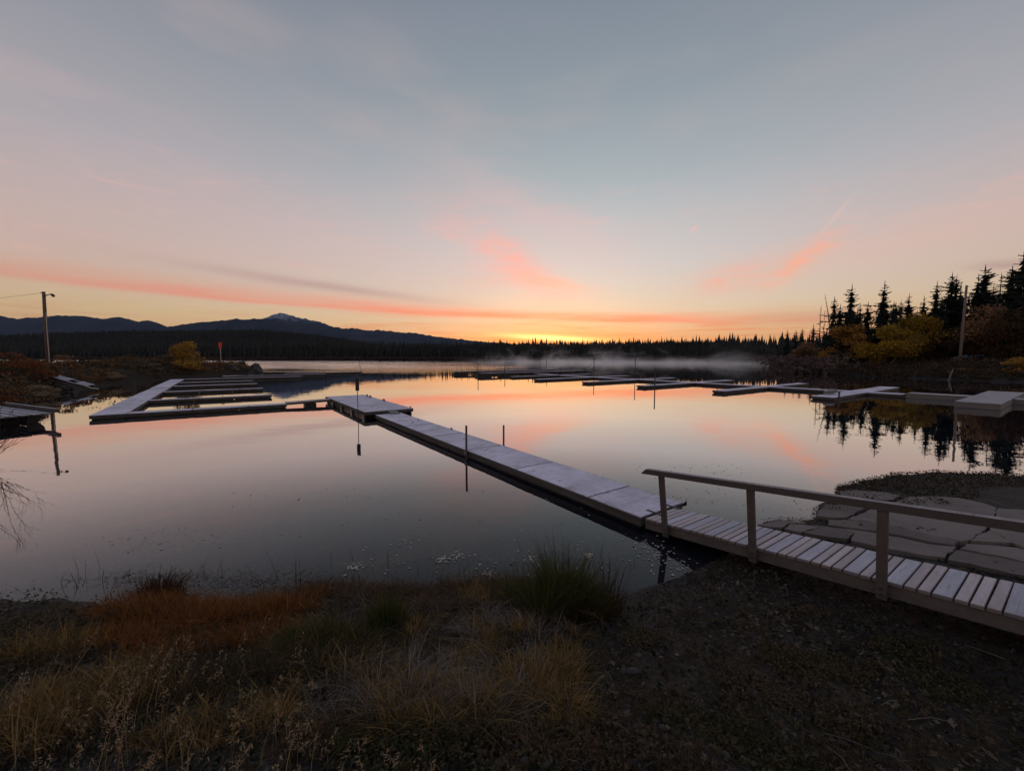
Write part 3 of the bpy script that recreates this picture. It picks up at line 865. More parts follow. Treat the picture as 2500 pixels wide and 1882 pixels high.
# grey floats
gt = dock('grey_walkway', 'pale grey plastic float walkway at the right end of the right marina', 'dock', RW0 - .05, RW1 + .1, -16, 3.4, .33, panels=True, panel=4.88, mat=M_greyfloat, fmat=M_greyfloat, th=.29)
gt2 = dock('grey_float', 'large pale grey float block lying across the grey walkway', 'dock', 28.4, 40.8, -1.35, .38, .345, 'b', panels=True, panel=6.2, mat=M_greyfloat, fmat=M_greyfloat, th=.31, gap=.02)
gt2.location.z = .008

# ------------------------------------------------------------------ gangway
GS = .106          # rise per metre
gw = thing('gangway', 'wooden plank gangway with a single handrail sloping down to the dock', 'gangway', dk(.05, -.05, 0), DOCK_ROT + math.pi)
# local: +Y runs up the gangway (towards shore), +X points to the near-left side
gw.rotation_euler = (0, 0, DOCK_ROT + math.pi)
def gzz(y): return .212 + GS * y
ang = math.atan(GS)
GL, GWD = 8.2, .80
pl_mesh = {}
for wdt in (.089, .14):
    mm = MB(); mm.box(-GWD - .02, .02, 0, wdt, -.036, 0, ch=.006)
    pl_mesh[wdt] = mm.mesh('plank'); pl_mesh[wdt].materials.append(M_plank if wdt < .1 else M_plankw)
y = .012; i = 0
pat = [.089, .089, .089, .14, .089, .089, .14, .089, .089, .14]
while y < GL - .15:
    wdt = pat[i % len(pat)]
    o = link('plank', pl_mesh[wdt], None, gw, (random.uniform(-.008, .008), y, gzz(y) + random.uniform(-.0025, .0025)), (ang, random.uniform(-.004, .004), random.uniform(-.006, .006)))
    y += wdt + .012 + random.uniform(0, .004); i += 1
for x in (-.044, -GWD, -GWD / 2):
    m = MB()
    z0, z1 = gzz(0) - .04, gzz(GL) - .04
    m.add([(x, 0, z0 - .14), (x, GL, z1 - .14), (x, GL, z1), (x, 0, z0), (x + .042, 0, z0 - .14), (x + .042, GL, z1 - .14), (x + .042, GL, z1), (x + .042, 0, z0)],
          [(0, 1, 2, 3), (7, 6, 5, 4), (0, 4, 5, 1), (2, 6, 7, 3), (1, 5, 6, 2), (0, 3, 7, 4)])
    m.build('stringer', M_stringer, gw)
for k, yp in enumerate((.42, 1.74, 3.04, 4.36, 5.68, 7.0)):
    zb = gzz(yp)
    m = MB(); m.box(.0225, .0605, yp - .045, yp + .045, zb - .20, zb + .80, ch=.004)
    m.v = [(x + .15 * (z - zb + .2) / 1.0, y, z) for x, y, z in m.v]
    po = m.build('post', M_stringer, gw)
    for zq in (zb - .07, zb - .14):
        mb = MB(); mb.tube([(.06, yp, zq), (.095 + .15 * (zq - zb + .2), yp, zq)], .011, 6); mb.build('bolt', M_galv, po)
m = MB()
ya, yb, hh = .06, 7.4, .09
za, zb = gzz(ya) + .80, gzz(yb) + .80
x0, x1 = .135, .225
m.add([(x0, ya, za + .005), (x0, yb, zb), (x0, yb, zb + hh), (x0, ya + .09, za + hh + .004), (x1, ya, za + .005), (x1, yb, zb), (x1, yb, zb + hh), (x1, ya + .09, za + hh + .004)],
      [(0, 1, 2, 3), (7, 6, 5, 4), (0, 4, 5, 1), (2, 6, 7, 3), (1, 5, 6, 2), (0, 3, 7, 4)])
m.build('handrail', M_rail, gw)
m = MB(); m.add([(0, 0, 0), (.16, 0, .03), (.16, 0, .12), (0, .01, 0), (.16, .01, .03), (.16, .01, .12)], [(0, 1, 2), (5, 4, 3), (0, 3, 4, 1), (1, 4, 5, 2), (2, 5, 3, 0)])
m.build('hinge_bracket', M_float, gw, (-GWD - .06, .05, .22), (0, 0, R(150)))

# ------------------------------------------------------------------ boat ramp slabs
zs = lambda x, y: (1800 + x / 3.16, 1130 + y / 3.16)
PIECES = [
    [(787, 202), (930, 206), (1100, 230), (1262, 264), (1196, 300), (1020, 290), (800, 248)],
    [(1335, 272), (1520, 280), (1700, 300), (1850, 340), (2000, 398), (1965, 495), (1915, 570), (1840, 605), (1770, 648), (1720, 650), (1560, 605), (1400, 562), (1200, 492), (1045, 462), (850, 425), (1010, 360), (1200, 308)],
    [(2008, 402), (2212, 425), (2600, 470), (2600, 818), (2400, 770), (2212, 735), (2155, 703), (2050, 640), (1937, 573), (1977, 497)],
    [(625, 352), (690, 308), (840, 318), (1000, 352), (830, 424), (700, 414), (622, 400)],
    [(700, 432), (830, 440), (1040, 475), (1200, 506), (1400, 577), (1560, 620), (1700, 666), (1680, 696), (1500, 660), (1250, 590), (1060, 545), (820, 500), (690, 478)],
    [(820, 514), (1050, 556), (1250, 608), (1500, 680), (1690, 711), (1625, 760), (1600, 796), (1380, 762), (1200, 715), (1050, 675), (870, 625), (910, 556)],
    [(540, 480), (680, 490), (810, 512), (903, 552), (850, 615), (650, 582), (505, 545), (640, 510)],
    [(400, 468), (530, 474), (628, 505), (490, 541), (362, 502)],
    [(158, 460), (300, 434), (420, 438), (520, 452), (528, 466), (400, 460), (345, 498), (250, 484)],
    [(1772, 674), (2000, 704), (2150, 724), (2212, 747), (2400, 790), (2600, 842), (2600, 950), (2212, 845), (2000, 780), (1712, 706)],
    [(1935, 592), (2045, 656), (2140, 702), (2000, 690), (1792, 662), (1852, 616)],
    [(1702, 718), (2000, 795), (2212, 855), (2600, 966), (2600, 1075), (2212, 965), (2000, 905), (1800, 845), (1617, 801), (1642, 766)],
]
ramp = thing('boat_ramp', 'cracked concrete boat ramp running into the water beside the gangway', 'boat ramp', P(2150, 1290, .1))
ramp['kind'] = 'structure'
del ramp['category']
ro = ramp.location
for k, poly in enumerate(PIECES):
    pts = [P(*zs(*q), .12 if k in (1, 2, 9, 11) else .09) for q in poly]
    dense = []
    for i in range(len(pts)):
        a, b = pts[i], pts[(i + 1) % len(pts)]
        nseg = max(1, int((b - a).length / .10))
        for j in range(nseg):
            q = a.lerp(b, j / nseg)
            am = .018 if j else .010
            dense.append((q.x + random.uniform(-am, am), q.y + random.uniform(-am, am)))
    cx_ = sum(q[0] for q in dense) / len(dense); cy_ = sum(q[1] for q in dense) / len(dense)
    for i_, q in enumerate(dense):
        dl = math.hypot(cx_ - q[0], cy_ - q[1]) + 1e-6
        dense[i_] = (q[0] + (cx_ - q[0]) / dl * .004, q[1] + (cy_ - q[1]) / dl * .004)
    bm = bmesh.new()
    hx = h_near(np.array([q[0] for q in dense]), np.array([q[1] for q in dense]), False)
    tz = [max(h, .0) + .055 + random.uniform(-.004, .004) for h in hx]
    top = [bm.verts.new((q[0] - ro.x, q[1] - ro.y, z - ro.z)) for q, z in zip(dense, tz)]
    low = [bm.verts.new((q[0] - ro.x + (q[0] - cx_) * -.01, q[1] - ro.y, z - .14 - ro.z)) for q, z in zip(dense, tz)]
    inn = [bm.verts.new((q[0] + (cx_ - q[0]) * .05 - ro.x, q[1] + (cy_ - q[1]) * .05 - ro.y, z + .002 - ro.z)) for q, z in zip(dense, tz)]
    N_ = len(dense)
    for i in range(N_):
        j = (i + 1) % N_
        bm.faces.new((top[i], top[j], inn[j], inn[i])); bm.faces.new((low[j], top[j], top[i], low[i]) if False else (low[i], low[j], top[j], top[i]))
    capf = bm.faces.new(inn)
    bmesh.ops.triangulate(bm, faces=[capf])
    bmesh.ops.recalc_face_normals(bm, faces=bm.faces[:])
    me = bpy.data.meshes.new('concrete_slab'); bm.to_mesh(me); bm.free()
    link('concrete_slab', me, M_conc, ramp)

# ------------------------------------------------------------------ left shore things
lp = D(118, 887, 41.5)
lp.z = gz(lp.x, lp.y)
lampt = thing('street_lamp', 'tall leaning wooden lamp pole with one short arm on the spit', 'lamp post', lp)
topz = 9.3 - lp.z
m = MB(); m.tube([(0, 0, -.6), (.02, 0, topz * .5), (.10, 0, topz)], [.17, .15, .125], 12); m.build('pole', M_pole, lampt, smooth=True)
m = MB(); m.tube([(.19, -.06, 0), (.19, -.06, topz * .45), (.225, -.05, topz * .72)], .035, 6); m.build('conduit', M_conduit, lampt)
m = MB(); m.tube([(.16, 0, topz - .42), (.42, 0, topz - .33), (.66, 0, topz - .26), (.85, 0, topz - .26)], [.06, .05, .04, .035], 8); m.build('arm', M_lamp, lampt, smooth=True)
m = MB(); m.tube([(.74, 0, topz - .22), (.86, 0, topz - .27), (1.0, 0, topz - .36), (1.10, 0, topz - .47)], [.05, .11, .14, .09], 10); m.build('lamp_head', M_lamp, lampt, smooth=True)
m = MB(); m.tube([(-.10, 0, topz - .12), (-.2, 0, topz - .1)], .05, 6); m.build('insulator', M_lamp, lampt)
m = MB()
A0, A1 = lp + Vector((-.12, 0, topz - .1)), lp + Vector((-30, -4, topz + .6))
m.tube([A0.lerp(A1, t) - Vector((0, 0, 4.2 * 1.5 * t * (1 - t))) for t in np.linspace(0, 1, 24)], .012, 5)
tag(m.build('overhead_wire', M_wire), 'thin sagging wire running left from the lamp pole', 'wire')

mp = D(539, 872, 69.5); mp.z = gz(mp.x, mp.y)
mt = thing('wind_marker', 'bright orange paddle marker on a thin post at the spit tip', 'marker', mp)
zt = D(539, 838, 69.5).z - mp.z
m = MB(); m.tube([(0, 0, -.4), (0, 0, zt)], .05, 8); m.build('post', M_conduit, mt)
bmv = []
PS = .8
prof = [(-.14, -1.15), (.12, -1.15), (.26, -.6), (.33, -.1), (.28, .12), (.10, .2), (-.2, .16), (-.33, 0), (-.32, -.4), (-.22, -.8)]
m = MB()
k = len(prof)
m.add([(x * PS, -.06, zt + z * PS) for x, z in prof] + [(x * PS, .06, zt + z * PS) for x, z in prof], [tuple(range(k)), tuple(range(2 * k - 1, k - 1, -1))] + [(i, i + k, (i + 1) % k + k, (i + 1) % k) for i in range(k)])
m.build('paddle', M_orange, mt)

# beached dock frame on the bank
b0 = Vector(P(132, 925, .9)); b1 = Vector(P(221, 941, .25))
b0 = D(130, 917, 35.0); b1 = D(222, 941, 34.0)
t = thing('beached_dock', 'old dock section beached on the spit, sloping into the water', 'dock', (b1.x, b1.y, 0))
dv = (b0 - b1); Lb = dv.length
q = Vector((0, 1, 0)).rotation_difference(dv.normalized()).to_matrix().to_4x4()
Mx = Matrix.Translation(Vector((0, 0, b1.z))) @ q
for x in (-.30, .20):
    m = MB(); m.box(x, x + .10, 0, Lb, -.22, -.03, M=Mx); m.build('side_beam', M_oldwood, t)
for i in range(9):
    y0 = .05 + (Lb - .2) * i / 9
    if i in (3, 4): continue
    m = MB(); m.box(-.33, .33, y0, y0 + (Lb - .2) / 9 - .05, -.028, .01, M=Mx); m.build('plank', M_oldwood, t)
ht = []
for w_ in np.linspace(0, 2 * math.pi, 22):
    ht.append(Mx @ Vector((-.75 - .12 * math.sin(w_), Lb * .45 + 1.05 * math.cos(w_), -.28 + .30 * math.sin(w_))))
m = MB(); m.tube(ht, .07, 8, cap=False); m.build('tyre', M_dark, t, smooth=True)
m = MB(); m.tube([Mx @ Vector((-.3, .0, .0)), Mx @ Vector((-.2, -.35, -.12)), Mx @ Vector((.2, -.5, -.25))], .06, 8); m.build('pipe_end', M_conduit, t)

# old float lying at the left edge
of = thing('old_float', 'old plank float with a dark rounded hull at the left edge', 'float', (-20.35, 17.1, .20), math.atan2(.42, -.9))
m = MB()
secs = []
for x in np.linspace(0, 7.5, 22):
    w_ = .95 * min(1, math.sqrt(max(0.02, 1 - (1 - min(x, 1.0)) ** 2)))
    secs.append((x + .35, w_))
vs, fs = [], []
for x, w_ in secs:
    for a in np.linspace(math.pi, 2 * math.pi, 11):
        vs.append((x, math.cos(a) * w_ * .95, .20 + math.sin(a) * .60))
for i in range(len(secs) - 1):
    for j in range(10):
        fs.append((i * 11 + j, i * 11 + j + 1, (i + 1) * 11 + j + 1, (i + 1) * 11 + j))
m.add(vs, fs); m.build('hull', M_dark, of, smooth=True)
for k, (yy_, zz_) in enumerate(((-.85, .24), (-.5, .245), (-.15, .25), (.2, .25), (.55, .25))):
    m = MB(); m.box(.1 - .05 * k % .3, 7.8, yy_, yy_ + .28, zz_ - .05, zz_, ch=.006); m.build('plank', M_oldwood, of)
m = MB(); m.box(-.05, 6.0, -1.0, -.88, .26, .42, ch=.01); m.build('kerb_beam', M_oldwood, of)

# ------------------------------------------------------------------ vegetation builders
def blades(base, h, w, lean_dir, lean, seg=3, curve=1.5, tone=None):
    """numpy grass: base (N,3), h, w (N,), lean_dir (N,) angle, lean (N,) horizontal reach relative to h"""
    N = len(base)
    ts = np.linspace(0, 1, seg + 1)
    face = rng.uniform(0, 6.283, N)
    side = np.stack([np.cos(face), np.sin(face), np.zeros(N)], -1)
    w = w * rng.gamma(4, .25, N)
    ka = lean_dir + rng.normal(0, 1.1, N); kd = np.stack([np.cos(ka), np.sin(ka), np.zeros(N)], -1)
    kk_ = np.where(rng.uniform(0, 1, N) < .45, rng.uniform(.15, .75, N), 0.0); kt = rng.uniform(.35, .75, N)
    ld = np.stack([np.cos(lean_dir), np.sin(lean_dir), np.zeros(N)], -1)
    V = np.zeros((N, 2 * seg + 1, 3)); T = np.zeros((N, 2 * seg + 1))
    tone = rng.uniform(0, 1, N) if tone is None else tone
    for i, t in enumerate(ts):
        c = base + ld * (lean * h * t ** curve)[:, None]
        c[:, 2] += h * t * np.sqrt(np.clip(1 - (np.minimum(lean, .95) * t ** (curve - 1)) ** 2 * .8, .03, 1))
        kb = np.maximum(0, t - kt) * kk_ * h
        c = c + kd * kb[:, None]; c[:, 2] -= kb * .9
        wd = (w * (1 - .75 * t))[:, None]
        if i < seg:
            V[:, 2 * i] = c - side * wd / 2; V[:, 2 * i + 1] = c + side * wd / 2
        else:
            V[:, 2 * i] = c
    idx = (np.arange(N) * (2 * seg + 1))[:, None]
    Q = np.concatenate([idx + np.array([[2 * i, 2 * i + 1, 2 * i + 3, 2 * i + 2]]) for i in range(seg - 1)], 0)
    Tr = idx + np.array([[2 * seg - 2, 2 * seg - 1, 2 * seg]])
    return V.reshape(-1, 3), [Q, Tr], np.repeat(tone, 2 * seg + 1)
def leaves(cen, size, flat=0.0, tone=None, aspect=.6):
    """small pointed leaf quads"""
    N = len(cen)
    u = rng.normal(size=(N, 3)); u[:, 2] *= (1 - flat); u /= np.linalg.norm(u, axis=1)[:, None] + 1e-9
    r = rng.normal(size=(N, 3)); r[:, 2] *= (1 - flat)
    v = r - u * (r * u).sum(1)[:, None]; v /= np.linalg.norm(v, axis=1)[:, None] + 1e-9
    s = size[:, None]
    V = np.stack([cen - u * s, cen - v * s * aspect, cen + u * s, cen + v * s * aspect], 1)
    idx = (np.arange(N) * 4)[:, None] + np.arange(4)[None]
    tone = rng.uniform(0, 1, N) if tone is None else tone
    return V.reshape(-1, 3), [idx], np.repeat(tone, 4)
def veg_obj(name, geo, mat, label=None, cat=None, kind=None, parent=None, loc=None, group=None):
    V, F, T = geo
    return tag(link(name, np_mesh(name, V, F, {'rnd': T}), mat, parent, loc), label, cat, group, kind)
def merge(*gs):
    Vs, Fs, Ts, o = [], [], [], 0
    for V, F, T in gs:
        Vs.append(V); Ts.append(T); Fs += [f + o for f in F]; o += len(V)
    return np.concatenate(Vs), Fs, np.concatenate(Ts)

# ---- conifers
def spruce_geo(seed, h, r, sparse=1.0, bare=0.0, lopsided=0.0):
    rg = np.random.default_rng(seed)
    V, Tn, F = [], [], []
    def tri(a, b, c, t):
        o = len(V); V.extend((a, b, c)); Tn.extend((t, t, t)); F.append((o, o + 1, o + 2))
    lev = int(h * 3.4)
    gap_a = rg.uniform(0, 6.283)
    for i in range(lev):
        t = (i + rg.uniform(-.35, .35)) / lev
        z = h * (.05 + .93 * t)
        lump = 1 + .22 * math.sin(t * 19 + seed) + .15 * math.sin(t * 41 + 2 * seed)
        rr = (r * (1 - t) ** .72 * rg.uniform(.78, 1.1) * lump) * 1.5 + .10
        nb = max(3, int(rg.integers(8, 11) * sparse * (1 - .35 * t)))
        for k in range(nb):
            if rg.uniform() < bare: continue
            a = rg.uniform(0, 6.283)
            L = rr * rg.uniform(.6, 1.12) * (1 + .45 * lopsided * (math.cos(a - gap_a) > .86) * (rg.uniform() < .35))
            dr = L * (.42 - .62 * t) + rg.uniform(-.06, .12)
            d = np.array([math.cos(a), math.sin(a), 0]); s = np.array([-d[1], d[0], 0])
            p0 = np.array([0, 0, z]); tone = rg.uniform(0, 1)
            nseg = 4
            prev = p0
            for j in range(1, nseg + 1):
                f = j / nseg
                q = p0 + d * L * f + np.array([0, 0, -dr * f ** 1.4 + .16 * L * max(0, f - .65)])
                wd = (.08 + .30 * L * (1 - .72 * f)) * rg.uniform(.7, 1.25)
                hang = np.array([0, 0, -wd * rg.uniform(.5, 1.15)])
                tri(prev, q, (prev + q) / 2 + s * wd + hang * .45 + d * wd * .5, tone)
                tri(prev, q, (prev + q) / 2 - s * wd + hang * .45 + d * wd * .5, min(1, tone + .1))
                tri(prev, q, (prev + q) / 2 + hang + s * rg.uniform(-.1, .1), max(0, tone - .1))
                prev = q
            tri(prev, prev + d * .16 * L + s * .05, prev - s * .07, tone)
        if bare < .2 and t < .9:
            # inner twigs hiding the trunk
            for k in range(5):
                a = rg.uniform(0, 6.283); c = rr * rg.uniform(.25, .5)
                e = np.array([math.cos(a) * c, math.sin(a) * c, 0]); g_ = np.array([-e[1], e[0], 0]) * .7
                zz = np.array([0, 0, z])
                tri(zz + np.array([0, 0, .38]), zz + e + g_ - np.array([0, 0, .3 * c + .1]), zz + e - g_ - np.array([0, 0, .3 * c]), rg.uniform(0, .6))
    for a in (0, 2.1, 4.2):
        e = np.array([math.cos(a), math.sin(a), 0]) * .07
        tri(np.array([0, 0, h * 1.03]), np.array([0, 0, h * .94]) + e, np.array([0, 0, h * .94]) - e, .4)
    return np.array(V), [np.array(F)], np.array(Tn)
spr_meshes = []
for s_ in range(5):
    V, F, T = spruce_geo(100 + s_, 10.0, [1.75, 2.0, 1.55, 2.2, 1.8][s_], [1, 1.05, .9, 1.1, .95][s_], [.05, 0, .12, 0, .08][s_], [.3, .2, .9, .2, .4][s_])
    crown = np_mesh('crown', V, F, {'rnd': T}); crown.materials.append(M_needle)
    m = MB(); m.tube([(0, 0, -.4), (0, 0, 4), (.02, 0, 9.8)], [.20, .13, .02], 7)
    tr_ = m.mesh('trunk', True); tr_.materials.append(M_bark)
    spr_meshes.append((crown, tr_))
V, F, T = spruce_geo(200, 10.0, 1.0, .55, .35, 0)
cr_b = np_mesh('crown', V, F, {'rnd': T}); cr_b.materials.append(M_needle)
spr_meshes.append((cr_b, spr_meshes[0][1]))
def spruce(kind, u, vtop, depth, label, wide=1.0, group='spruces on the right bank'):
    p = D(u, vtop, depth)
    zb = fz(p.x, p.y) - .1
    h = p.z - zb
    t = thing('spruce_tree', label, 'spruce', (p.x, p.y, zb), random.uniform(0, 6.28), group)
    s = h / 10.25
    cr, tk = spr_meshes[kind]
    for nme, me in (('crown', cr), ('trunk', tk)):
        o = link(nme, me, None, t); o.scale = (s * wide, s * wide, s)
    return t
SPR = [(2005, 744, 112, 5, .7, 'thin half bare spruce, leftmost of the tall trees on the right bank'),
       (2014, 757, 114, 5, .6, 'short thin bare spruce just right of the leftmost one'),
       (2038, 720, 104, 2, .95, 'spruce with a blunt ragged top beside the dead snag'),
       (2081, 691, 108, 4, .95, 'tall pointed spruce above the orange tree'),
       (2101, 737, 108, 1, .7, 'smaller spruce touching the tall pointed one on its right'),
       (2161, 683, 82, 2, 1.0, 'tall dark spruce with a branch jutting out to the left'),
       (2183, 732, 95, 0, .7, 'slim short spruce right of the one with the jutting branch'),
       (2201, 730, 86, 3, .8, 'short bushy spruce behind the yellow tree, left of a pair'),
       (2221, 713, 82, 1, .8, 'conical spruce behind the yellow tree, right of a pair'),
       (2257, 719, 85, 0, .9, 'small conical spruce above the right side of the yellow tree'),
       (2289, 683, 80, 4, .8, 'narrow spruce left of the big clump by the utility pole'),
       (2301, 727, 85, 0, .8, 'low spruce tucked under the narrow one by the clump'),
       (2326, 662, 86, 3, .95, 'tallest spruce of the clump left of the utility pole'),
       (2337, 668, 90, 4, .7, 'thin spruce close behind the tallest of the clump'),
       (2348, 689, 90, 0, .7, 'slender spruce directly left of the utility pole top'),
       (2390, 667, 88, 0, .8, 'spruce on the left shoulder of the broad dark pair'),
       (2407, 643, 84, 3, 1.05, 'broad dark spruce right of the utility pole'),
       (2427, 690, 88, 1, .8, 'low spruce on the right shoulder of the broad dark one'),
       (2446, 664, 82, 5, .95, 'thin open spruce with sparse branches near the right edge'),
       (2473, 644, 76, 3, 1.0, 'dense spruce next to the right edge of the picture'),
       (2502, 604, 70, 1, .95, 'tallest spruce, cut by the right edge of the picture'),
       (2570, 640, 74, 3, 1.0, 'spruce just outside the right edge'),
       (1987, 788, 140, 0, .8, 'small spruce at the right end of the far forest'),
       (1959, 799, 150, 4, .8, 'small spruce second from the right end of the far forest'),
       (1944, 803, 160, 1, .8, 'small spruce third from the right end of the far forest'),
       (1923, 801, 165, 0, .75, 'small spruce fourth from the right end of the far forest')]
for u, v, dp, kd, wd, lab in SPR:
    spruce(kd, u, v, dp, lab, wd)
for i in range(22):
    spruce(random.choice([0, 1, 3, 4]), 2045 + i * 25 + random.uniform(-9, 9), random.uniform(738, 775) - i * 1.6, random.uniform(84, 100),
           'dark spruce in the shaded mass behind the autumn trees', random.uniform(1.0, 1.3), 'spruces massed behind the autumn trees')
# dead snag
p = D(2030, 880, 104); zb = fz(p.x, p.y)
m = MB()
pts = [Vector((p.x, p.y, zb)), D(2026, 800, 104), D(2021, 760, 104), D(2014, 718, 104)]
m.tube(pts, [.16, .12, .09, .03], 6)
for f in (.45, .6, .72, .85):
    q = pts[1].lerp(pts[3], f); m.tube([q, q + Vector((random.uniform(-.8, .8), 0, random.uniform(.2, .6)))], [.03, .012], 4)
tag(m.build('dead_snag', M_palebark), 'thin leaning dead snag without branches among the spruces', 'snag')

# ---- far forest (one mass)
def cone_tree_batch(xs, ys, zs_, hs, rs):
    N = len(xs)
    tiers, sides = 6, 6
    Vl, Fl, Tl = [], [], []
    tone = rng.uniform(0, 1, N)
    o = 0
    for t in range(tiers):
        f0 = .06 + .86 * t / tiers
        f1 = min(1.0, f0 + .34)
        rr = rs * (1 - t / tiers) ** .9
        aa = rng.uniform(0, 6.283, N)
        ring = []
        for k in range(sides):
            a = aa + 2 * math.pi * k / sides
            j = rng.uniform(.55, 1.2, N)
            ring.append(np.stack([xs + np.cos(a) * rr * j, ys + np.sin(a) * rr * j, zs_ + hs * f0 * rng.uniform(.94, 1.05, N)], -1))
        ap = np.stack([xs, ys, zs_ + hs * f1], -1)
        V = np.stack(ring + [ap], 1)
        idx = (np.arange(N) * (sides + 1))[:, None] + o
        for k in range(sides):
            Fl.append(idx + np.array([[k, (k + 1) % sides, sides]]))
        Vl.append(V.reshape(-1, 3)); Tl.append(np.repeat(tone, sides + 1)); o += N * (sides + 1)
    return np.concatenate(Vl), [np.concatenate(Fl)], np.concatenate(Tl)
cand = 78000
azr = np.radians(rng.uniform(-56, 43, cand))
rad = np.sqrt(rng.uniform(90 ** 2, 1080 ** 2, cand))
X, Y = np.sin(azr) * rad, np.cos(azr) * rad
# a closer stand right behind the waterline
k2 = rng.integers(2, 9, 9000); t2 = rng.uniform(0, 1, 9000); ff = np.array(FAR)
X2 = ff[k2, 0] * (1 - t2) + ff[k2 + 1, 0] * t2 + rng.uniform(-4, 8, 9000); Y2 = ff[k2, 1] * (1 - t2) + ff[k2 + 1, 1] * t2 + rng.uniform(4, 40, 9000)
X, Y = np.concatenate([X, X2]), np.concatenate([Y, Y2]); azr = np.arctan2(X, Y); cand = len(X)
d = sdist(FAR, X, Y)
lim = np.where(X < -60, 640, np.where(X > 60, 70, 110))
keep = (d > 4) & (d < lim) & (rng.uniform(0, 1, cand) < np.where(X < -60, .75, 1.0)) & ~((X > 40) & (Y < 165) & (azr > R(33)))
X, Y, d = X[keep], Y[keep], d[keep]
Z = h_far(X, Y)
hs = rng.gamma(9, 1.0, len(X)) * .26 + 6.2
hs = hs * np.where(d < 12, .75, 1.0) * (1 + .10 * sstep(-80, -250, X))
hs = np.where(rng.uniform(0, 1, len(X)) < .05, hs * 1.28, hs)
veg_obj('far_forest', cone_tree_batch(X, Y, Z - .2, hs, hs * rng.uniform(.12, .20, len(X))), M_farneedle, 'dark conifer forest covering the far shore', None, 'stuff')

# brush along the far waterline
cand = 900
idx = []
px_, py_ = np.array(FAR).T
segs = [(i, i + 1) for i in range(2, 13)]
lens = np.array([math.hypot(px_[b] - px_[a], py_[b] - py_[a]) for a, b in segs])
pick = rng.choice(len(segs), 1500, p=lens / lens.sum())
tt = rng.uniform(0, 1, 1500)
bx = np.array([px_[segs[k][0]] * (1 - t) + px_[segs[k][1]] * t for k, t in zip(pick, tt)]) + rng.normal(0, 2.0, 1500)
by = np.array([py_[segs[k][0]] * (1 - t) + py_[segs[k][1]] * t for k, t in zip(pick, tt)]) + np.abs(rng.normal(2.5, 2.5, 1500))
hb = rng.uniform(1.2, 3.2, 1500)
hb = hb * np.where(by > 240, .8, 1.0)
cen = np.repeat(np.stack([bx, by, np.maximum(h_far(bx, by), 0)], -1), 22, 0)
hr = np.repeat(hb, 22)
cen = cen + np.stack([rng.normal(0, .45, len(cen)) * hr, rng.normal(0, .45, len(cen)) * hr, rng.uniform(.05, 1, len(cen)) * hr], -1)
veg_obj('shoreline_brush', leaves(cen, rng.uniform(.25, .6, len(cen))), M_pinkbrush, 'bare pinkish brush along the far waterline', None, 'stuff')

# ---- broadleaf trees and bushes
def bush_geo(seed, w, h, nl, size, trunk=.22, lobes=9, gaps=.25, low=0.12):
    rg = np.random.default_rng(seed)
    L = []
    for k in range(lobes):
        a = rg.uniform(0, 6.283); f = rg.uniform(.15, .72)
        z = rg.uniform(low + .12, .86)
        ww = math.sin(min(1, (z - low + .15) / (.55)) * math.pi / 2) * (1 - max(0, z - .5) * 1.3)
        L.append((math.cos(a) * w * .5 * f * ww, math.sin(a) * w * .5 * f * ww, h * z, w * rg.uniform(.12, .22), h * rg.uniform(.10, .17)))
    L.append((0, 0, h * .86, w * .17, h * .13))
    per = nl // len(L)
    cen, tones = [], []
    for (x, y, z, rx, rz) in L:
        dv = rg.normal(size=(per, 3)); dv /= np.linalg.norm(dv, axis=1)[:, None]
        rr = rg.uniform(.35, 1.12, per) ** .6
        q = dv * rr[:, None] * np.array([rx, rx, rz]) + np.array([x, y, z])
        cen.append(q)
        tones.append(np.clip(rg.uniform(.15, .85) + rg.normal(0, .16, per), 0, 1))
    cen = np.concatenate(cen); tones = np.concatenate(tones)
    ok = cen[:, 2] > h * .03
    cen, tones = cen[ok], tones[ok]
    mb = MB()
    ns = max(2, int(trunk * 14))
    for k in range(ns):
        a = rg.uniform(0, 6.283); b = rg.uniform(.0, .06) * w
        tip = L[k % len(L)]
        p0 = Vector((math.cos(a) * b, math.sin(a) * b, -.2)); p2 = Vector(tip[:3])
        p1 = p0.lerp(p2, .5) + Vector((rg.uniform(-.05, .05) * w, rg.uniform(-.05, .05) * w, .05 * h))
        mb.tube([p0, p0.lerp(p1, .6), p1, p2], [trunk * .5, trunk * .38, trunk * .26, .02], 6)
        for j in range(3):
            s0 = p1.lerp(p2, rg.uniform(.1, .8)); e = Vector(L[rg.integers(len(L))][:3])
            mb.tube([s0, s0.lerp(e, .5)], [.03, .01], 4)
    return leaves(cen, rg.uniform(.55, 1.25, len(cen)) * size, tone=tones), mb
def bush(name, label, cat, p, w, h, mat, nl=2600, size=.16, seed=1, trunk=.2, lobes=10, bark=None, group=None, low=.12):
    g_, mb = bush_geo(seed, w, h, nl, size, trunk, lobes, low=low)
    t = thing(name, label, cat, p, 0, group)
    veg_obj('crown', g_, mat, parent=t)
    mb.build('trunk', bark or M_bark, t, smooth=True)
    return t
def bank_bush(name, label, cat, u, v_top, depth, w, mat, **kw):
    p = D(u, v_top, depth); zb = fz(p.x, p.y)
    return bush(name, label, cat, (p.x, p.y, zb), w, p.z - zb, mat, **kw)
G2 = 'autumn trees on the right bank'
bank_bush('autumn_bush', 'rounded brown bush at the left end of the right bank', 'bush', 1968, 834, 100, 9.5, M_brownleaf, nl=3200, size=.22, seed=3, group=G2, low=.02, lobes=14)
bank_bush('autumn_bush', 'small tawny bush between the brown bush and the orange tree', 'bush', 2010, 858, 88, 5, M_orangeleaf, nl=1400, size=.18, seed=31, group=G2, low=.02)
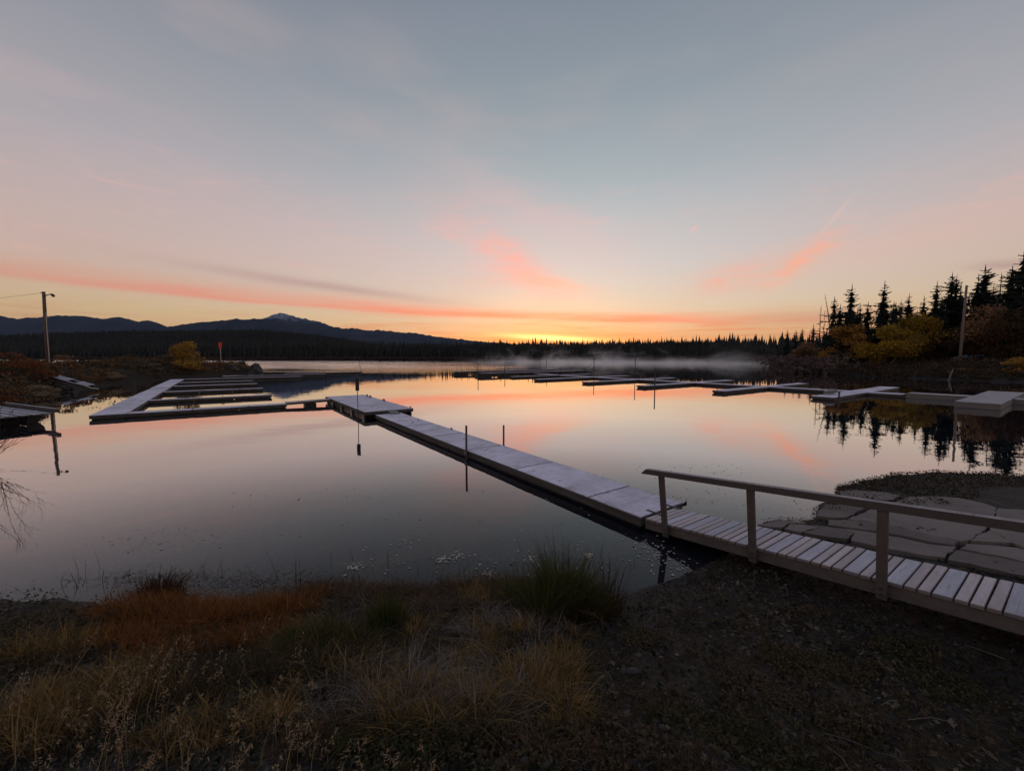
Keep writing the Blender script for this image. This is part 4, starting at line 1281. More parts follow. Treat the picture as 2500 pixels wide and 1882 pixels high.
bank_bush('autumn_tree', 'orange leaved tree in front of the tall pointed spruce', 'tree', 2078, 790, 86, 10.5, M_orangeleaf, nl=5200, size=.22, seed=4, group=G2, lobes=18, low=.05)
bank_bush('autumn_tree', 'broad yellow leaved willow with pale stems on the right bank', 'tree', 2172, 792, 73, 10.5, M_yellow, nl=6500, size=.20, seed=5, group=G2, lobes=20, bark=M_palebark, low=.08)
bank_bush('autumn_tree', 'dull yellow tree behind the right side of the willow', 'tree', 2240, 762, 77, 9.5, M_yellow, nl=5000, size=.22, seed=6, group=G2, lobes=18, low=.05)
bank_bush('autumn_tree', 'dark rusty tree between the willow and the utility pole', 'tree', 2310, 800, 75, 7.5, M_redleaf, nl=3000, size=.2, seed=7, group=G2, lobes=14, low=.03)
bank_bush('autumn_tree', 'rusty brown topped tree right of the utility pole', 'tree', 2412, 740, 68, 8.0, M_brownleaf, nl=3000, size=.17, seed=8, group=G2, lobes=22, low=.12)
bank_bush('autumn_tree', 'dull red tree below the broad dark spruce', 'tree', 2382, 790, 70, 8, M_redleaf, nl=4200, size=.2, seed=18, group=G2, lobes=16, low=.08)
bank_bush('autumn_tree', 'dark red brown tree at the right edge of the picture', 'tree', 2480, 752, 64, 9, M_redleaf, nl=4200, size=.18, seed=9, group=G2, lobes=24, low=.06)
bank_bush('autumn_tree', 'tall brown tree just outside the right edge', 'tree', 2560, 745, 62, 9, M_redleaf, nl=3600, size=.2, seed=10, group=G2, lobes=18, low=.06)
bank_bush('low_shrub', 'low orange shrub at the right edge below the dark tree', 'bush', 2492, 872, 52, 5, M_orangeleaf, nl=1600, size=.13, seed=11, group=G2, low=.0)
bank_bush('low_shrub', 'low red shrub at the foot of the yellow willow', 'bush', 2125, 884, 68, 4.5, M_redleaf, nl=1200, size=.13, seed=12, group=G2, low=.0)
bank_bush('low_shrub', 'low yellow brown shrub in front of the utility pole', 'bush', 2352, 899, 55, 3.2, M_brownleaf, nl=900, size=.12, seed=13, group=G2, low=.0)
# bank grass
cand = 24000
X = rng.uniform(46, 125, cand); Y = rng.uniform(18, 130, cand)
d = sdist(FAR, X, Y); k = (d > 1.5) & (d < 26)
X, Y = X[k], Y[k]
Z = h_far(X, Y)
N = len(X)
veg_obj('bank_grass', blades(np.stack([X, Y, Z - .05], -1), rng.uniform(.2, .75, N), rng.uniform(.06, .16, N), rng.uniform(0, 6.28, N), rng.uniform(.1, .9, N), 2), M_scrub, 'dry brown grass on the right bank', None, 'stuff')

X = rng.uniform(46, 120, 9000); Y = rng.uniform(20, 125, 9000)
d = sdist(FAR, X, Y); k = (d > .1) & (d < 16); X, Y = X[k][:2600], Y[k][:2600]; N = len(X)
hb = rng.gamma(3, .14, N) + .15
cen = np.repeat(np.stack([X, Y, h_far(X, Y)], -1), 24, 0); hr = np.repeat(hb, 24)
cen = cen + np.stack([rng.normal(0, .7, len(cen)) * hr, rng.normal(0, .7, len(cen)) * hr, rng.uniform(.0, 1.1, len(cen)) * hr], -1)
M_bankscrub = leafy('bank_scrub', st((.018, .015, .012), (.035, .026, .018), (.06, .04, .024), (.09, .055, .03)))
veg_obj('bank_scrub', leaves(cen, rng.uniform(.08, .2, len(cen)), tone=np.repeat(rng.uniform(0, 1, N), 24)), M_bankscrub, 'low brown scrub on the right bank', None, 'stuff')
# frosty road strip, utility pole, driftwood
rp = [D(2230, 878, 80), D(2330, 883, 76), D(2440, 888, 72)]
vs = []
for q in np.linspace(0, 1, 14):
    a = rp[0].lerp(rp[1], q * 2) if q < .5 else rp[1].lerp(rp[2], q * 2 - 1)
    for o in (0, 3.2):
        x, y = a.x + o * .6, a.y + o * .8
        vs.append((x, y, max(fz(x, y), fz(x + .8, y + .8), fz(x - .8, y - .8), fz(x - .8, y + .8)) + .42))
k = len(vs)
fs = [(2 * i, 2 * i + 2, 2 * i + 3, 2 * i + 1) for i in range(13)]
vs2 = vs + [(x, y, z - 1.2) for x, y, z in vs]
fs += [(2 * i, k + 2 * i, k + 2 * i + 2, 2 * i + 2) for i in range(13)]
m = MB(); m.add(vs2, fs)
tag(m.build('road', M_road), 'pale frosty gravel road behind the utility pole', kind='structure')
up_ = D(2343, 882, 63); zb = fz(up_.x, up_.y)
t = thing('utility_pole', 'tall grey weathered utility pole on the right bank', 'pole', (up_.x, up_.y, zb))
tp = D(2360, 697, 63) - Vector((up_.x, up_.y, zb))
m = MB(); m.tube([(0, 0, -.5), tuple(tp * .5), tuple(tp)], [.20, .17, .14], 12); m.build('shaft', M_palepole, t, smooth=True)
m = MB(); m.tube([tuple(tp * .985 + Vector((.1, -.12, 0))), tuple(tp * .985 + Vector((.35, -.15, .02)))], .04, 6); m.build('insulator', M_lamp, t)
m = MB()
A0 = Vector((up_.x, up_.y, zb)) + tp * .985 + Vector((.35, -.15, 0)); A1 = A0 + Vector((40, -22, 0.5))
m.tube([A0.lerp(A1, q) - Vector((0, 0, 3.5 * q * (1 - q))) for q in np.linspace(0, 1, 20)], .012, 5)
tag(m.build('overhead_wire', M_wire), 'thin wire running right from the grey utility pole', 'wire')
p = P(2318, 928, 0)
m = MB()
m.tube([(0, 0, -.1), (.05, 0, .5), (.22, 0, 1.0), (.35, 0, 1.35)], [.13, .10, .10, .05], 7)
m.tube([(.15, 0, .85), (-.25, .1, 1.1)], [.07, .03], 6); m.tube([(.02, 0, .1), (-.4, -.1, -.03)], [.08, .05], 6)
tag(m.build('driftwood_stump', M_palebark, None, p, smooth=True), 'pale forked driftwood stump at the waterline of the right bank', 'driftwood')
p = D(2404, 893, 58); p.z = fz(p.x, p.y)
m = MB(); m.tube([(0, 0, -.2), (0, 0, 1.3)], .07, 8); m.tube([(-.25, 0, 1.15), (.25, 0, 1.15)], .05, 6)
tag(m.build('fence_post', M_bark, None, p), 'short dark crossed post in front of the frosty road', 'post')

# ------------------------------------------------------------------ spit vegetation and rocks
cand = 34000
X = rng.uniform(-75, -13, cand); Y = rng.uniform(9, 80, cand)
d = sdist(SHORE, X, Y); k = (d > .5) & (d < 16)
X, Y = X[k], Y[k]; Z = h_near(X, Y); N = len(X)
patch = fbm(X, Y, .22, 2)
kk = patch > .15
def gr(mask, hm, wm):
    n_ = mask.sum()
    return blades(np.stack([X[mask], Y[mask], Z[mask] - .04], -1), rng.uniform(.3, 1, n_) * hm, rng.uniform(.4, 1, n_) * wm, rng.uniform(0, 6.28, n_), rng.uniform(.1, .9, n_), 2)
veg_obj('spit_grass', gr(kk, .6, .10), M_scrub, 'brown grass and low scrub covering the spit', None, 'stuff')
veg_obj('spit_straw', gr(~kk & (rng.uniform(0, 1, N) < .55), .5, .08), M_straw if False else M_scrub, 'tufted dry grass on the spit slope', None, 'stuff')
N = 900
X = rng.uniform(-74, -13, 9000); Y = rng.uniform(9, 79, 9000)
d = sdist(SHORE, X, Y); k = (d > .4) & (d < 13); X, Y = X[k][:1500], Y[k][:1500]; N = len(X)
hb = (rng.gamma(3, .10, N) + .12) * np.where(d[k][:1500] > 5, .55, 1.0)
cen = np.repeat(np.stack([X, Y, h_near(X, Y)], -1), 26, 0); hr = np.repeat(hb, 26)
cen = cen + np.stack([rng.normal(0, .55, len(cen)) * hr, rng.normal(0, .55, len(cen)) * hr, rng.uniform(.0, 1.1, len(cen)) * hr], -1)
tn = np.repeat(np.clip(.5 + .35 * fbm(X, Y, .3, 2) + rng.normal(0, .12, N), 0, 1), 26)
M_mixscrub = leafy('mixed_scrub', st((.03, .025, .016), (.065, .048, .026), (.12, .08, .036), (.20, .115, .05), (.22, .085, .036)))
veg_obj('spit_scrub', leaves(cen, rng.uniform(.06, .17, len(cen)), tone=tn), M_mixscrub, 'low dark scrub patches over the spit slope', None, 'stuff')
def spit_bush(name, label, cat, u, v, dist, w, h, mat, **kw):
    p = D(u, v, dist); p.z = gz(p.x, p.y) - .05
    return bush(name, label, cat, p, w, h, mat, **kw)
spit_bush('gold_bush', 'round golden willow bush on the spit left of the orange marker', 'bush', 455, 885, 58, 4.9, 4.2, M_gold, nl=3600, size=.11, seed=21, low=.0, lobes=18)
SB = [(30, 905, 35, 4.5, 1.5, M_rust, 'rust red shrub at the left edge of the spit'), (75, 905, 34, 4.5, 1.5, M_rust, 'rust red shrub below the lamp pole, left of it'),
      (105, 910, 34, 3.0, 1.0, M_rust, 'small rust shrub at the foot of the lamp pole'), (150, 890, 43, 3.5, 1.1, M_brownleaf, 'brown twiggy shrub just right of the lamp pole'),
      (85, 940, 29, 2.8, 1.0, M_straw, 'pale straw coloured tussock below the rust shrubs'), (40, 955, 27, 3, .9, M_scrub, 'dark scrub tussock on the left bank'),
      (100, 960, 28, 2.4, .7, M_straw, 'low straw tussock at the water near the old float'), (12, 990, 23.5, 2.4, .9, M_rust, 'rust tussock behind the old float at the left edge'),
      (275, 925, 44, 3, .8, M_straw, 'tawny tussock above the waterline in the middle of the spit'), (375, 910, 54, 3, .9, M_straw, 'second tawny tussock, nearer the golden bush'),
      (320, 896, 58, 4, .9, M_scrub, 'dark low scrub on the crest of the spit'), (475, 900, 60, 2.5, 1.1, M_gold, 'small golden shrub at the foot of the golden bush'),
      (520, 878, 66, 5, 1.1, M_rust, 'reddish scrub patch around the orange marker'), (575, 884, 70, 3.5, .9, M_brownleaf, 'brown scrub above the rocks of the spit tip'),
      (410, 893, 60, 3, .9, M_scrub, 'dark scrub left of the golden bush'), (240, 892, 52, 4, .8, M_scrub, 'dark scrub on the crest right of the lamp pole')]
for i, (u, v, ds, w_, h_, mt_, lab) in enumerate(SB):
    spit_bush('spit_shrub', lab, 'shrub', u, v, ds, w_, h_, mt_, nl=700, size=.09, seed=40 + i, trunk=.08, lobes=8, group='shrubs on the spit', low=-.1)
def rock_mesh(seed, sub=2, rough=.25):
    bm = bmesh.new(); bmesh.ops.create_icosphere(bm, subdivisions=sub, radius=1)
    rg = np.random.default_rng(seed)
    pl = [(rg.normal(size=3), rg.uniform(.55, .9)) for _ in range(9)]
    for v in bm.verts:
        c = np.array(v.co)
        for nrm, dd in pl:
            nn = nrm / np.linalg.norm(nrm); e = c @ nn - dd
            if e > 0: c = c - nn * e
        v.co = c * (1 + rough * .2 * rg.normal())
    me = bpy.data.meshes.new('rock'); bm.to_mesh(me); bm.free()
    return me
RK = [rock_mesh(i, 2) for i in range(4)]
for me in RK: me.materials.append(M_rock)
cnt = 0
for i in range(200):
    x, y = random.uniform(-58, -42), random.uniform(60, 80)
    d = float(sdist(SHORE, np.array([x]), np.array([y]))[0])
    if -.6 < d < 2.6 and (y > 66):
        s_ = random.uniform(.35, .95)
        o = link('boulder', RK[i % 4], None, None, (x, y, max(gz(x, y), -.2) + s_ * .1), (random.random(), random.random(), random.random() * 6))
        o.scale = (s_ * 1.3, s_, s_ * .75)
        tag(o, 'dark boulder in the riprap heap at the tip of the spit', 'boulder', 'riprap boulders at the spit tip'); cnt += 1
        if cnt > 34: break

# bare shrub hanging over the water at the left edge
rg = random.Random(4)
def twig(m, p, d, L, r, depth):
    pts = [p]; q = p.copy(); dd = d.copy()
    for i in range(4):
        dd = (dd + Vector((rg.uniform(-.25, .25), rg.uniform(-.25, .25), rg.uniform(-.1, .2)))).normalized()
        q = q + dd * L / 4; pts.append(q.copy())
    m.tube(pts, [r, r * .85, r * .7, r * .5, r * .3], 5)
    if depth:
        for k in range(rg.randint(2, 4)):
            s0 = pts[rg.randint(1, 4)]
            nd = (dd + Vector((rg.uniform(-.8, .8), rg.uniform(-.8, .8), rg.uniform(-.3, .7)))).normalized()
            twig(m, s0, nd, L * rg.uniform(.4, .65), r * .55, depth - 1)
bs = thing('bare_shrub', 'leafless twiggy shrub leaning over the water at the left edge', 'shrub', (-14.2, 10.3, gz(-14.2, 10.3)))
for k in range(9):
    m = MB()
    twig(m, Vector((rg.uniform(-.4, .4), rg.uniform(-.5, .5), -.1)), Vector((rg.uniform(.3, 1), rg.uniform(-.5, .6), rg.uniform(.35, 1.1))).normalized(), rg.uniform(1.2, 1.9), .010, 3)
    m.build('stem', M_bark, bs)

# ------------------------------------------------------------------ foreground plants
def scatter(cx_, cy_, rx, ry, N, rot=0):
    a = rng.uniform(0, 6.283, N); r_ = np.sqrt(rng.uniform(0, 1, N)) * (1 + .15 * np.sin(3 * a + 1) + .1 * np.sin(7 * a))
    x, y = np.cos(a) * r_ * rx, np.sin(a) * r_ * ry
    c_, s_ = math.cos(rot), math.sin(rot)
    return cx_ + x * c_ - y * s_, cy_ + x * s_ + y * c_
def grass_pts(x, y, sink=.015):
    return np.stack([x, y, h_near(x, y) - sink], -1)
def patch_grass(u, v, rx, ry, N, h, w, lean, seg=3, curve=1.6, dirn=None):
    g0 = on_ground(u, v)
    x, y = scatter(g0.x, g0.y, rx, ry, N)
    b = grass_pts(x, y)
    ld = rng.uniform(0, 6.283, N) if dirn is None else rng.normal(dirn, .7, N)
    return blades(b, rng.uniform(h * .45, h, N), rng.uniform(w * .6, w * 1.2, N), ld, rng.uniform(lean[0], lean[1], N), seg, curve)
# general short cover over the whole bank
N = 46000
x = rng.uniform(-7.6, 3.6, N); y = rng.uniform(.4, 5.6, N)
d = sdist(SHORE, x, y); f = fbm(x, y, 1.4, 3)
k = (d > .12) & (f + .5 * rng.normal(size=N) > np.where(x > .9, .9, .35)) & (y > .35)
x, y = x[k], y[k]; N = len(x)
veg_obj('ground_grass', blades(grass_pts(x, y), rng.uniform(.05, .20, N), rng.uniform(.003, .007, N), rng.uniform(0, 6.28, N), rng.uniform(.3, 1.2, N), 3), G_brown, 'short dead brown grass over the foreground bank', None, 'stuff')
# litter and low herb leaves
N = 110000
x = rng.uniform(-7, 8.5, N); y = rng.uniform(.5, 9.5, N)
d = sdist(SHORE, x, y)
k = (d > .05) & ~((x > 4.2) & (y > 5.2) & (x < 14) & (y < 8.6) & (d > .6) & (rng.uniform(0, 1, N) < .93))
x, y = x[k], y[k]; N = len(x)
b = grass_pts(x, y, -.008); b[:, 2] += rng.uniform(0, .02, N)
pt_ = .5 + .22 * fbm(x, y, 1.1, 3) + .10 * fbm(x + 9, y - 4, 4.0, 2)
tn_ = np.clip(pt_ + rng.normal(0, .20, N), 0, 1)
veg_obj('leaf_litter', leaves(b, np.minimum(rng.gamma(2.2, .0055, N) + .004, .036) * (.6 + .8 * np.clip(pt_, 0, 1)), .55, tn_), G_litter, 'fallen leaf crumbs and twigs scattered over the dark earth', None, 'stuff')
N = 30000
x = rng.uniform(-5.5, 5.0, N); y = rng.uniform(.7, 4.6, N)
d = sdist(SHORE, x, y); f = fbm(x, y, 1.9, 3) + .35 * rng.normal(size=N)
k = (d > .45) & (f > np.where(y < 2.4, -.1, .75))
x, y = x[k], y[k]; N = len(x)
b = grass_pts(x, y, -.01); b[:, 2] += rng.uniform(.0, .07, N)
veg_obj('low_herbs', leaves(b, rng.uniform(.008, .019, N), .45), G_herb, 'low clover-like herbs in the foreground', None, 'stuff')
hg = []
for (u, v, rx, ry, N) in ((1950, 1620, .34, .22, 1100), (2060, 1640, .26, .2, 1100), (2210, 1600, .30, .2, 1000), (1850, 1690, .3, .2, 900), (1700, 1760, .3, .2, 900), (2050, 1760, .3, .2, 900), (1560, 1560, .25, .2, 700), (1960, 1500, .3, .15, 700), (2300, 1680, .3, .2, 900), (1480, 1830, .3, .2, 900), (1250, 1820, .4, .2, 1300), (980, 1820, .4, .2, 1300), (1850, 1830, .3, .2, 800)):
    g0 = on_ground(u, v); x, y = scatter(g0.x, g0.y, rx, ry, N)
    b = grass_pts(x, y, -.008); b[:, 2] += rng.uniform(0, .075, N) * rng.uniform(.2, 1, N)
    hg.append(leaves(b, rng.uniform(.007, .020, N), .35, np.clip(rng.normal(random.uniform(.2, .8), .22, N), 0, 1)))
veg_obj('herb_patches', merge(*hg), G_herb2, 'low green and tawny leafy weeds in patches on the right of the shore', None, 'stuff')
# twigs lying about
m = MB()
for i in range(140):
    q = (random.uniform(-5, 5.5), random.uniform(.9, 5.2))
    if float(sdist(SHORE, np.array([q[0]]), np.array([q[1]]))[0]) < .2: continue
    a = random.uniform(0, 6.28); L = random.uniform(.06, .34); zz = gz(*q) + .02
    p0 = Vector((q[0], q[1], zz)); p2 = p0 + Vector((math.cos(a) * L, math.sin(a) * L, random.uniform(-.01, .03)))
    p2.z = gz(p2.x, p2.y) + .02
    m.tube([p0, p0.lerp(p2, .5) + Vector((0, 0, random.uniform(.005, .05))), p2], [.003, .0025, .0015], 4)
tag(m.build('twigs', M_palebark), 'small pale dead twigs lying on the foreground earth', kind='stuff')

x = np.concatenate([rng.uniform(-7.5, -3.2, 9000), rng.uniform(-6, -2.5, 4000)]); y = np.concatenate([rng.uniform(3.2, 4.9, 9000), rng.uniform(2.6, 3.8, 4000)])
k = (sdist(SHORE, x, y) > -.05) & (fbm(x, y, 2.2, 2) > -.7); x, y = x[k], y[k]; N = len(x)
b = grass_pts(x, y, 0); b[:, 2] += rng.uniform(0, .22, N) * (.4 + .6 * rng.uniform(0, 1, N))
veg_obj('shore_herbs', leaves(b, rng.uniform(.007, .019, N), .3), G_herb2, 'dark leafy weeds along the left shoreline', None, 'stuff')
# rust orange grass along the left waterline
gs = [patch_grass(u, v, rx, ry, N, h, .006, (.2, 1.0)) for (u, v, rx, ry, N, h) in
      ((390, 1500, .75, .28, 3600, .34), (560, 1510, .6, .30, 3200, .34), (330, 1560, .5, .25, 1500, .26), (700, 1500, .3, .2, 1100, .28), (450, 1585, .6, .2, 1200, .24), (760, 1460, .25, .18, 900, .22), (640, 1560, .45, .2, 1300, .24))]
gs2 = [patch_grass(u, v, rx, ry, N, h, .007, (.6, 1.6), 4, 1.3) for (u, v, rx, ry, N, h) in
      ((800, 1450, .40, .16, 1500, .26), (900, 1460, .35, .14, 1200, .26), (1000, 1455, .4, .16, 1300, .28), (1130, 1445, .4, .15, 1300, .30), (1240, 1450, .3, .2, 1000, .32), (680, 1475, .35, .16, 1200, .26), (1060, 1490, .5, .15, 900, .24), (1430, 1470, .3, .15, 600, .28))]
veg_obj('shore_mats', merge(*gs2), G_mat, 'brown matted dead sedge hanging over the water edge', None, 'stuff')
veg_obj('rust_grass', merge(*gs), G_rust, 'rust orange grass along the waterline on the left', None, 'stuff')
def clumps(cnt, ubox, vbox, nb, rad_, h, w, lean, aligned=.5, test=None):
    gs_ = []
    for i in range(cnt):
        u, v = random.uniform(*ubox), random.uniform(*vbox)
        g0 = on_ground(u, v)
        if test is not None and not test(g0.x, g0.y): continue
        N = random.randint(*nb); rr = random.uniform(*rad_); hh = random.uniform(*h)
        x, y = scatter(g0.x, g0.y, rr, rr * random.uniform(.6, 1), N)
        dr = random.uniform(0, 6.283)
        ld = np.where(rng.uniform(0, 1, N) < aligned, rng.normal(dr, .5, N), rng.uniform(0, 6.283, N))
        l0 = random.uniform(*lean)
        tone = np.clip(rng.normal(random.uniform(.2, .85), .22, N), 0, 1)
        gs_.append(blades(grass_pts(x, y), rng.uniform(.4, 1, N) * hh, rng.uniform(.6, 1.2, N) * w, ld, np.clip(rng.normal(l0, .3, N), .05, 2), 4, random.uniform(1.2, 1.9), tone))
    return merge(*gs_)
land = lambda x, y: float(sdist(SHORE, np.array([x]), np.array([y]))[0]) > .15
veg_obj('matted_grass', clumps(125, (770, 1330), (1480, 1770), (30, 80), (.07, .20), (.10, .25), .006, (1.0, 1.9), .8, land), G_pale, 'pale flattened dead grass in the middle of the bank', None, 'stuff')
veg_obj('tangled_grass', clumps(150, (640, 1420), (1440, 1800), (25, 80), (.05, .14), (.10, .28), .005, (.3, 1.2), .5, land), G_tan, 'tan tangled grass among the pale mats', None, 'stuff')
veg_obj('brown_tangle', clumps(230, (0, 1480), (1460, 1860), (25, 70), (.05, .15), (.08, .24), .006, (.3, 1.3), .4, land), G_mat, 'brown tangled dead stems across the bank', None, 'stuff')
veg_obj('green_tangle', clumps(90, (60, 1480), (1500, 1860), (20, 60), (.04, .12), (.06, .2), .006, (.2, 1.0), .3, land), G_green, 'small green grass bits across the bank', None, 'stuff')
veg_obj('sparse_tufts', clumps(420, (1420, 2500), (1440, 1880), (12, 40), (.03, .12), (.04, .14), .005, (.3, 1.4), .3, land), G_brown, 'sparse low brown tufts on the dark earth at right', None, 'stuff')
veg_obj('sparse_mats', clumps(200, (1450, 2450), (1480, 1880), (14, 46), (.04, .14), (.05, .14), .005, (.6, 1.6), .4, land), G_mat, 'low rusty brown mats on the dark earth at right', None, 'stuff')
veg_obj('sparse_green', clumps(150, (1480, 2450), (1490, 1880), (10, 34), (.03, .10), (.025, .08), .005, (.3, 1.3), .2, land), G_green, 'low green moss tufts on the dark earth at right', None, 'stuff')
gs = [patch_grass(u, v, rx, ry, N, h, .0045, (.3, 1.1)) for (u, v, rx, ry, N, h) in
      ((900, 1560, .7, .35, 1600, .24), (740, 1600, .55, .3, 1600, .26), (1400, 1600, .4, .3, 500, .18), (1080, 1760, .6, .25, 900, .2), (520, 1680, .8, .3, 1800, .28))]
veg_obj('mixed_grass', merge(*gs), G_brown, 'mixed green brown grass between the pale mats', None, 'stuff')

def tussock(name, label, u, v, rx, ry, N, h, w, lean, mat, curve=1.7, group=None, cat='grass tuft', extra=None, spread=.4):
    g0 = on_ground(u, v)
    x, y = scatter(0, 0, rx, ry, N)
    Z = h_near(x + g0.x, y + g0.y) - g0.z - .02
    ld = np.arctan2(y, x) + rng.normal(0, spread, N)
    r_ = np.hypot(x / rx, y / ry)
    g_ = blades(np.stack([x, y, Z], -1), np.clip(rng.gamma(6, .115, N), .2, 1.15) * h * (1 - .25 * r_), rng.uniform(.7, 1.2, N) * w, ld, rng.uniform(lean[0], lean[1], N) * (.4 + r_), 4, curve)
    t = thing(name, label, cat, g0, 0, group)
    veg_obj('blades', g_, mat, parent=t)
    if extra is not None:
        N2 = N // 6
        x, y = scatter(0, 0, rx * 1.1, ry * 1.1, N2)
        Z = h_near(x + g0.x, y + g0.y) - g0.z - .02
        veg_obj('dead_blades', blades(np.stack([x, y, Z], -1), rng.uniform(.4, .8, N2) * h, np.full(N2, w), rng.uniform(0, 6.28, N2), rng.uniform(.4, 1.3, N2), 4, 1.5), extra, parent=t)
    return t
tussock('sedge_clump', 'tall dense green sedge clump at the water edge in the middle', 1375, 1495, .24, .20, 1500, .86, .0075, (.02, .5), G_green, extra=G_mat)
tussock('sedge_clump', 'shorter green sedges growing against the left of the tall clump', 1325, 1500, .20, .18, 800, .64, .007, (.05, .7), G_green, extra=G_mat)
tussock('sedge_clump', 'brownish sedges growing against the right of the tall clump', 1428, 1505, .20, .18, 800, .66, .007, (.05, .7), G_green, extra=G_rust)
tussock('sedge_clump', 'thin dark sedges just left of the tall sedge clump', 1270, 1475, .20, .18, 520, .52, .006, (.05, .5), G_green, extra=G_tan)
tussock('sedge_clump', 'dark leaning sedges at the right side of the tall sedge clump', 1480, 1490, .16, .14, 420, .66, .006, (.05, .55), G_reed)
tussock('grass_tuft', 'small upright green tuft by the pale grass mats', 945, 1525, .16, .14, 900, .40, .006, (.05, .55), G_green)
tussock('grass_tuft', 'olive green grass patch left of the pale mats', 790, 1585, .34, .22, 1500, .34, .006, (.1, .8), G_green, extra=G_tan)
tussock('reed_clump', 'dark red brown reed clump standing in the water on the left', 385, 1466, .22, .20, 900, .42, .010, (.1, .75), G_reed, extra=G_rust)
for i, (u, v, r_, N, h, lab) in enumerate(((1140, 1720, .16, 520, .28, 'tan grass tuft, left one in the centre of the bank'), (1290, 1690, .20, 700, .30, 'tan grass tuft, larger one right of the centre'),
                                       (1060, 1780, .12, 340, .22, 'small tan grass tuft below the left tan tuft'), (1370, 1660, .17, 520, .28, 'tan grass tuft below the tall sedge clump'),
                                       (1395, 1735, .12, 260, .22, 'small tan tuft, rightmost of the tan tufts'), (1010, 1690, .13, 320, .24, 'tan tuft among the pale flattened grass'))):
    tussock('grass_tuft', lab, u, v, r_, r_, N, h, .005, (.1, .9), G_tan, group='tan grass tufts')

# tall seeding grasses in the lower left
def seed_stalks(N, xr, yr, hr):
    V, F, T = [], [], []
    x = rng.uniform(*xr, N); y = rng.uniform(*yr, N)
    b = grass_pts(x, y)
    gl_ = []
    h = rng.uniform(*hr, N); ld = rng.normal(.4, .8, N); ln = rng.uniform(.05, .45, N)
    gl_.append(blades(b, h, np.full(N, .004), ld, ln, 4, 1.8))
    # seed heads: short leaves around the top third
    per = 26
    t = rng.uniform(.66, 1.0, (N, per))
    dx = np.stack([np.cos(ld), np.sin(ld)], -1)
    reach = (ln * h)[:, None] * t ** 1.8
    zz = h[:, None] * t * np.sqrt(np.clip(1 - (np.minimum(ln, .95)[:, None] * t ** .8) ** 2 * .8, .03, 1))
    off = (1 - t) * .10 + .004
    cx2 = b[:, 0][:, None] + dx[:, 0][:, None] * reach + rng.normal(0, 1, (N, per)) * off * .6
    cy2 = b[:, 1][:, None] + dx[:, 1][:, None] * reach + rng.normal(0, 1, (N, per)) * off * .6
    cz2 = b[:, 2][:, None] + zz - rng.uniform(0, .02, (N, per))
    cen = np.stack([cx2, cy2, cz2], -1).reshape(-1, 3)
    gl_.append(leaves(cen, rng.uniform(.006, .013, len(cen)), 0, aspect=.28))
    return merge(*gl_)
veg_obj('seeding_grass', merge(seed_stalks(26, (-2.2, -1.75), (1.6, 2.2), (.34, .66)), seed_stalks(22, (-1.75, -1.2), (1.5, 2.0), (.26, .5)), seed_stalks(16, (-1.2, -.75), (1.5, 1.9), (.22, .42)), seed_stalks(20, (-3.1, -2.2), (1.8, 2.7), (.3, .6)), seed_stalks(8, (-.75, -.3), (1.5, 1.8), (.15, .34)), seed_stalks(14, (-2.6, -1.2), (2.3, 3.0), (.25, .5))), G_seed,
        'tall dry seeding grass stalks in the lower left', None, 'stuff')
gs = [patch_grass(u, v, rx, ry, N, h, .0045, (.2, .9)) for (u, v, rx, ry, N, h) in ((230, 1720, .5, .25, 1100, .32), (120, 1600, .35, .2, 600, .36), (520, 1800, .4, .2, 600, .24), (60, 1800, .4, .3, 700, .34), (330, 1650, .3, .15, 400, .26))]
veg_obj('dry_understorey', merge(*gs), G_tan, 'dry tan grass between the seeding stalks', None, 'stuff')
# round pale flower heads
cen = []
for i in range(22):
    q = on_ground(random.uniform(100, 760), random.uniform(1660, 1860))
    hh = random.uniform(.12, .3)
    for j in range(14):
        cen.append((q.x + random.gauss(0, .008), q.y + random.gauss(0, .008), q.z + hh + random.gauss(0, .004)))
cen = np.array(cen)
veg_obj('faded_flowers', leaves(cen, rng.uniform(.004, .007, len(cen)), .5), G_seed, 'small faded white flower heads among the lower left grass', None, 'stuff')

# reeds in the shallow water
x = rng.uniform(-2.6, 1.8, 130); y = rng.uniform(5.05, 6.3, 130)
d = sdist(SHORE, x, y); k = (d < 0) & (d > -1.0); x, y = x[k], y[k]; N = len(x)
x2 = rng.uniform(-6, -2.6, 70); y2 = rng.uniform(4.7, 5.5, 70); x = np.concatenate([x, x2]); y = np.concatenate([y, y2]); N = len(x)
veg_obj('water_reeds', blades(np.stack([x, y, np.full(N, -.12)], -1), rng.uniform(.2, .5, N), rng.uniform(.004, .008, N), rng.uniform(0, 6.28, N), rng.uniform(.05, .7, N), 4), G_reed, 'thin dark reed stems standing in the shallows', None, 'stuff')
# floating leaves
def flo(N, f):
    x, y = f(N)
    return np.stack([x, y, np.full(N, .006)], -1)
c1_ = flo(110, lambda N: (rng.uniform(-2.8, 2.4, N), 5.3 + np.abs(rng.normal(0, .45, N))))
g1 = P(1590, 1345, 0); c2_ = flo(75, lambda N: (rng.normal(g1.x, .17, N), rng.normal(g1.y, .28, N)))
g1 = P(1720, 1395, 0); c3_ = flo(60, lambda N: (rng.normal(g1.x - .1, .22, N), rng.normal(g1.y, .15, N)))
c4_ = flo(70, lambda N: (rng.uniform(-6, 1.8, N), rng.uniform(5.4, 9, N)))
c5_ = flo(110, lambda N: (rng.uniform(3.2, 6.2, N), rng.uniform(7.4, 11, N)))
c6_ = np.concatenate([np.stack([rng.normal(P(u, v).x, .05, 26), rng.normal(P(u, v).y, .06, 26), np.full(26, .007)], -1) for u, v in ((1295, 1363), (1117, 1360), (1080, 1366), (1440, 1357), (870, 1384), (1190, 1402))])
cen = np.concatenate([c1_, c2_, c3_, c4_, c5_, c6_])
ds_ = sdist(SHORE, cen[:, 0], cen[:, 1])
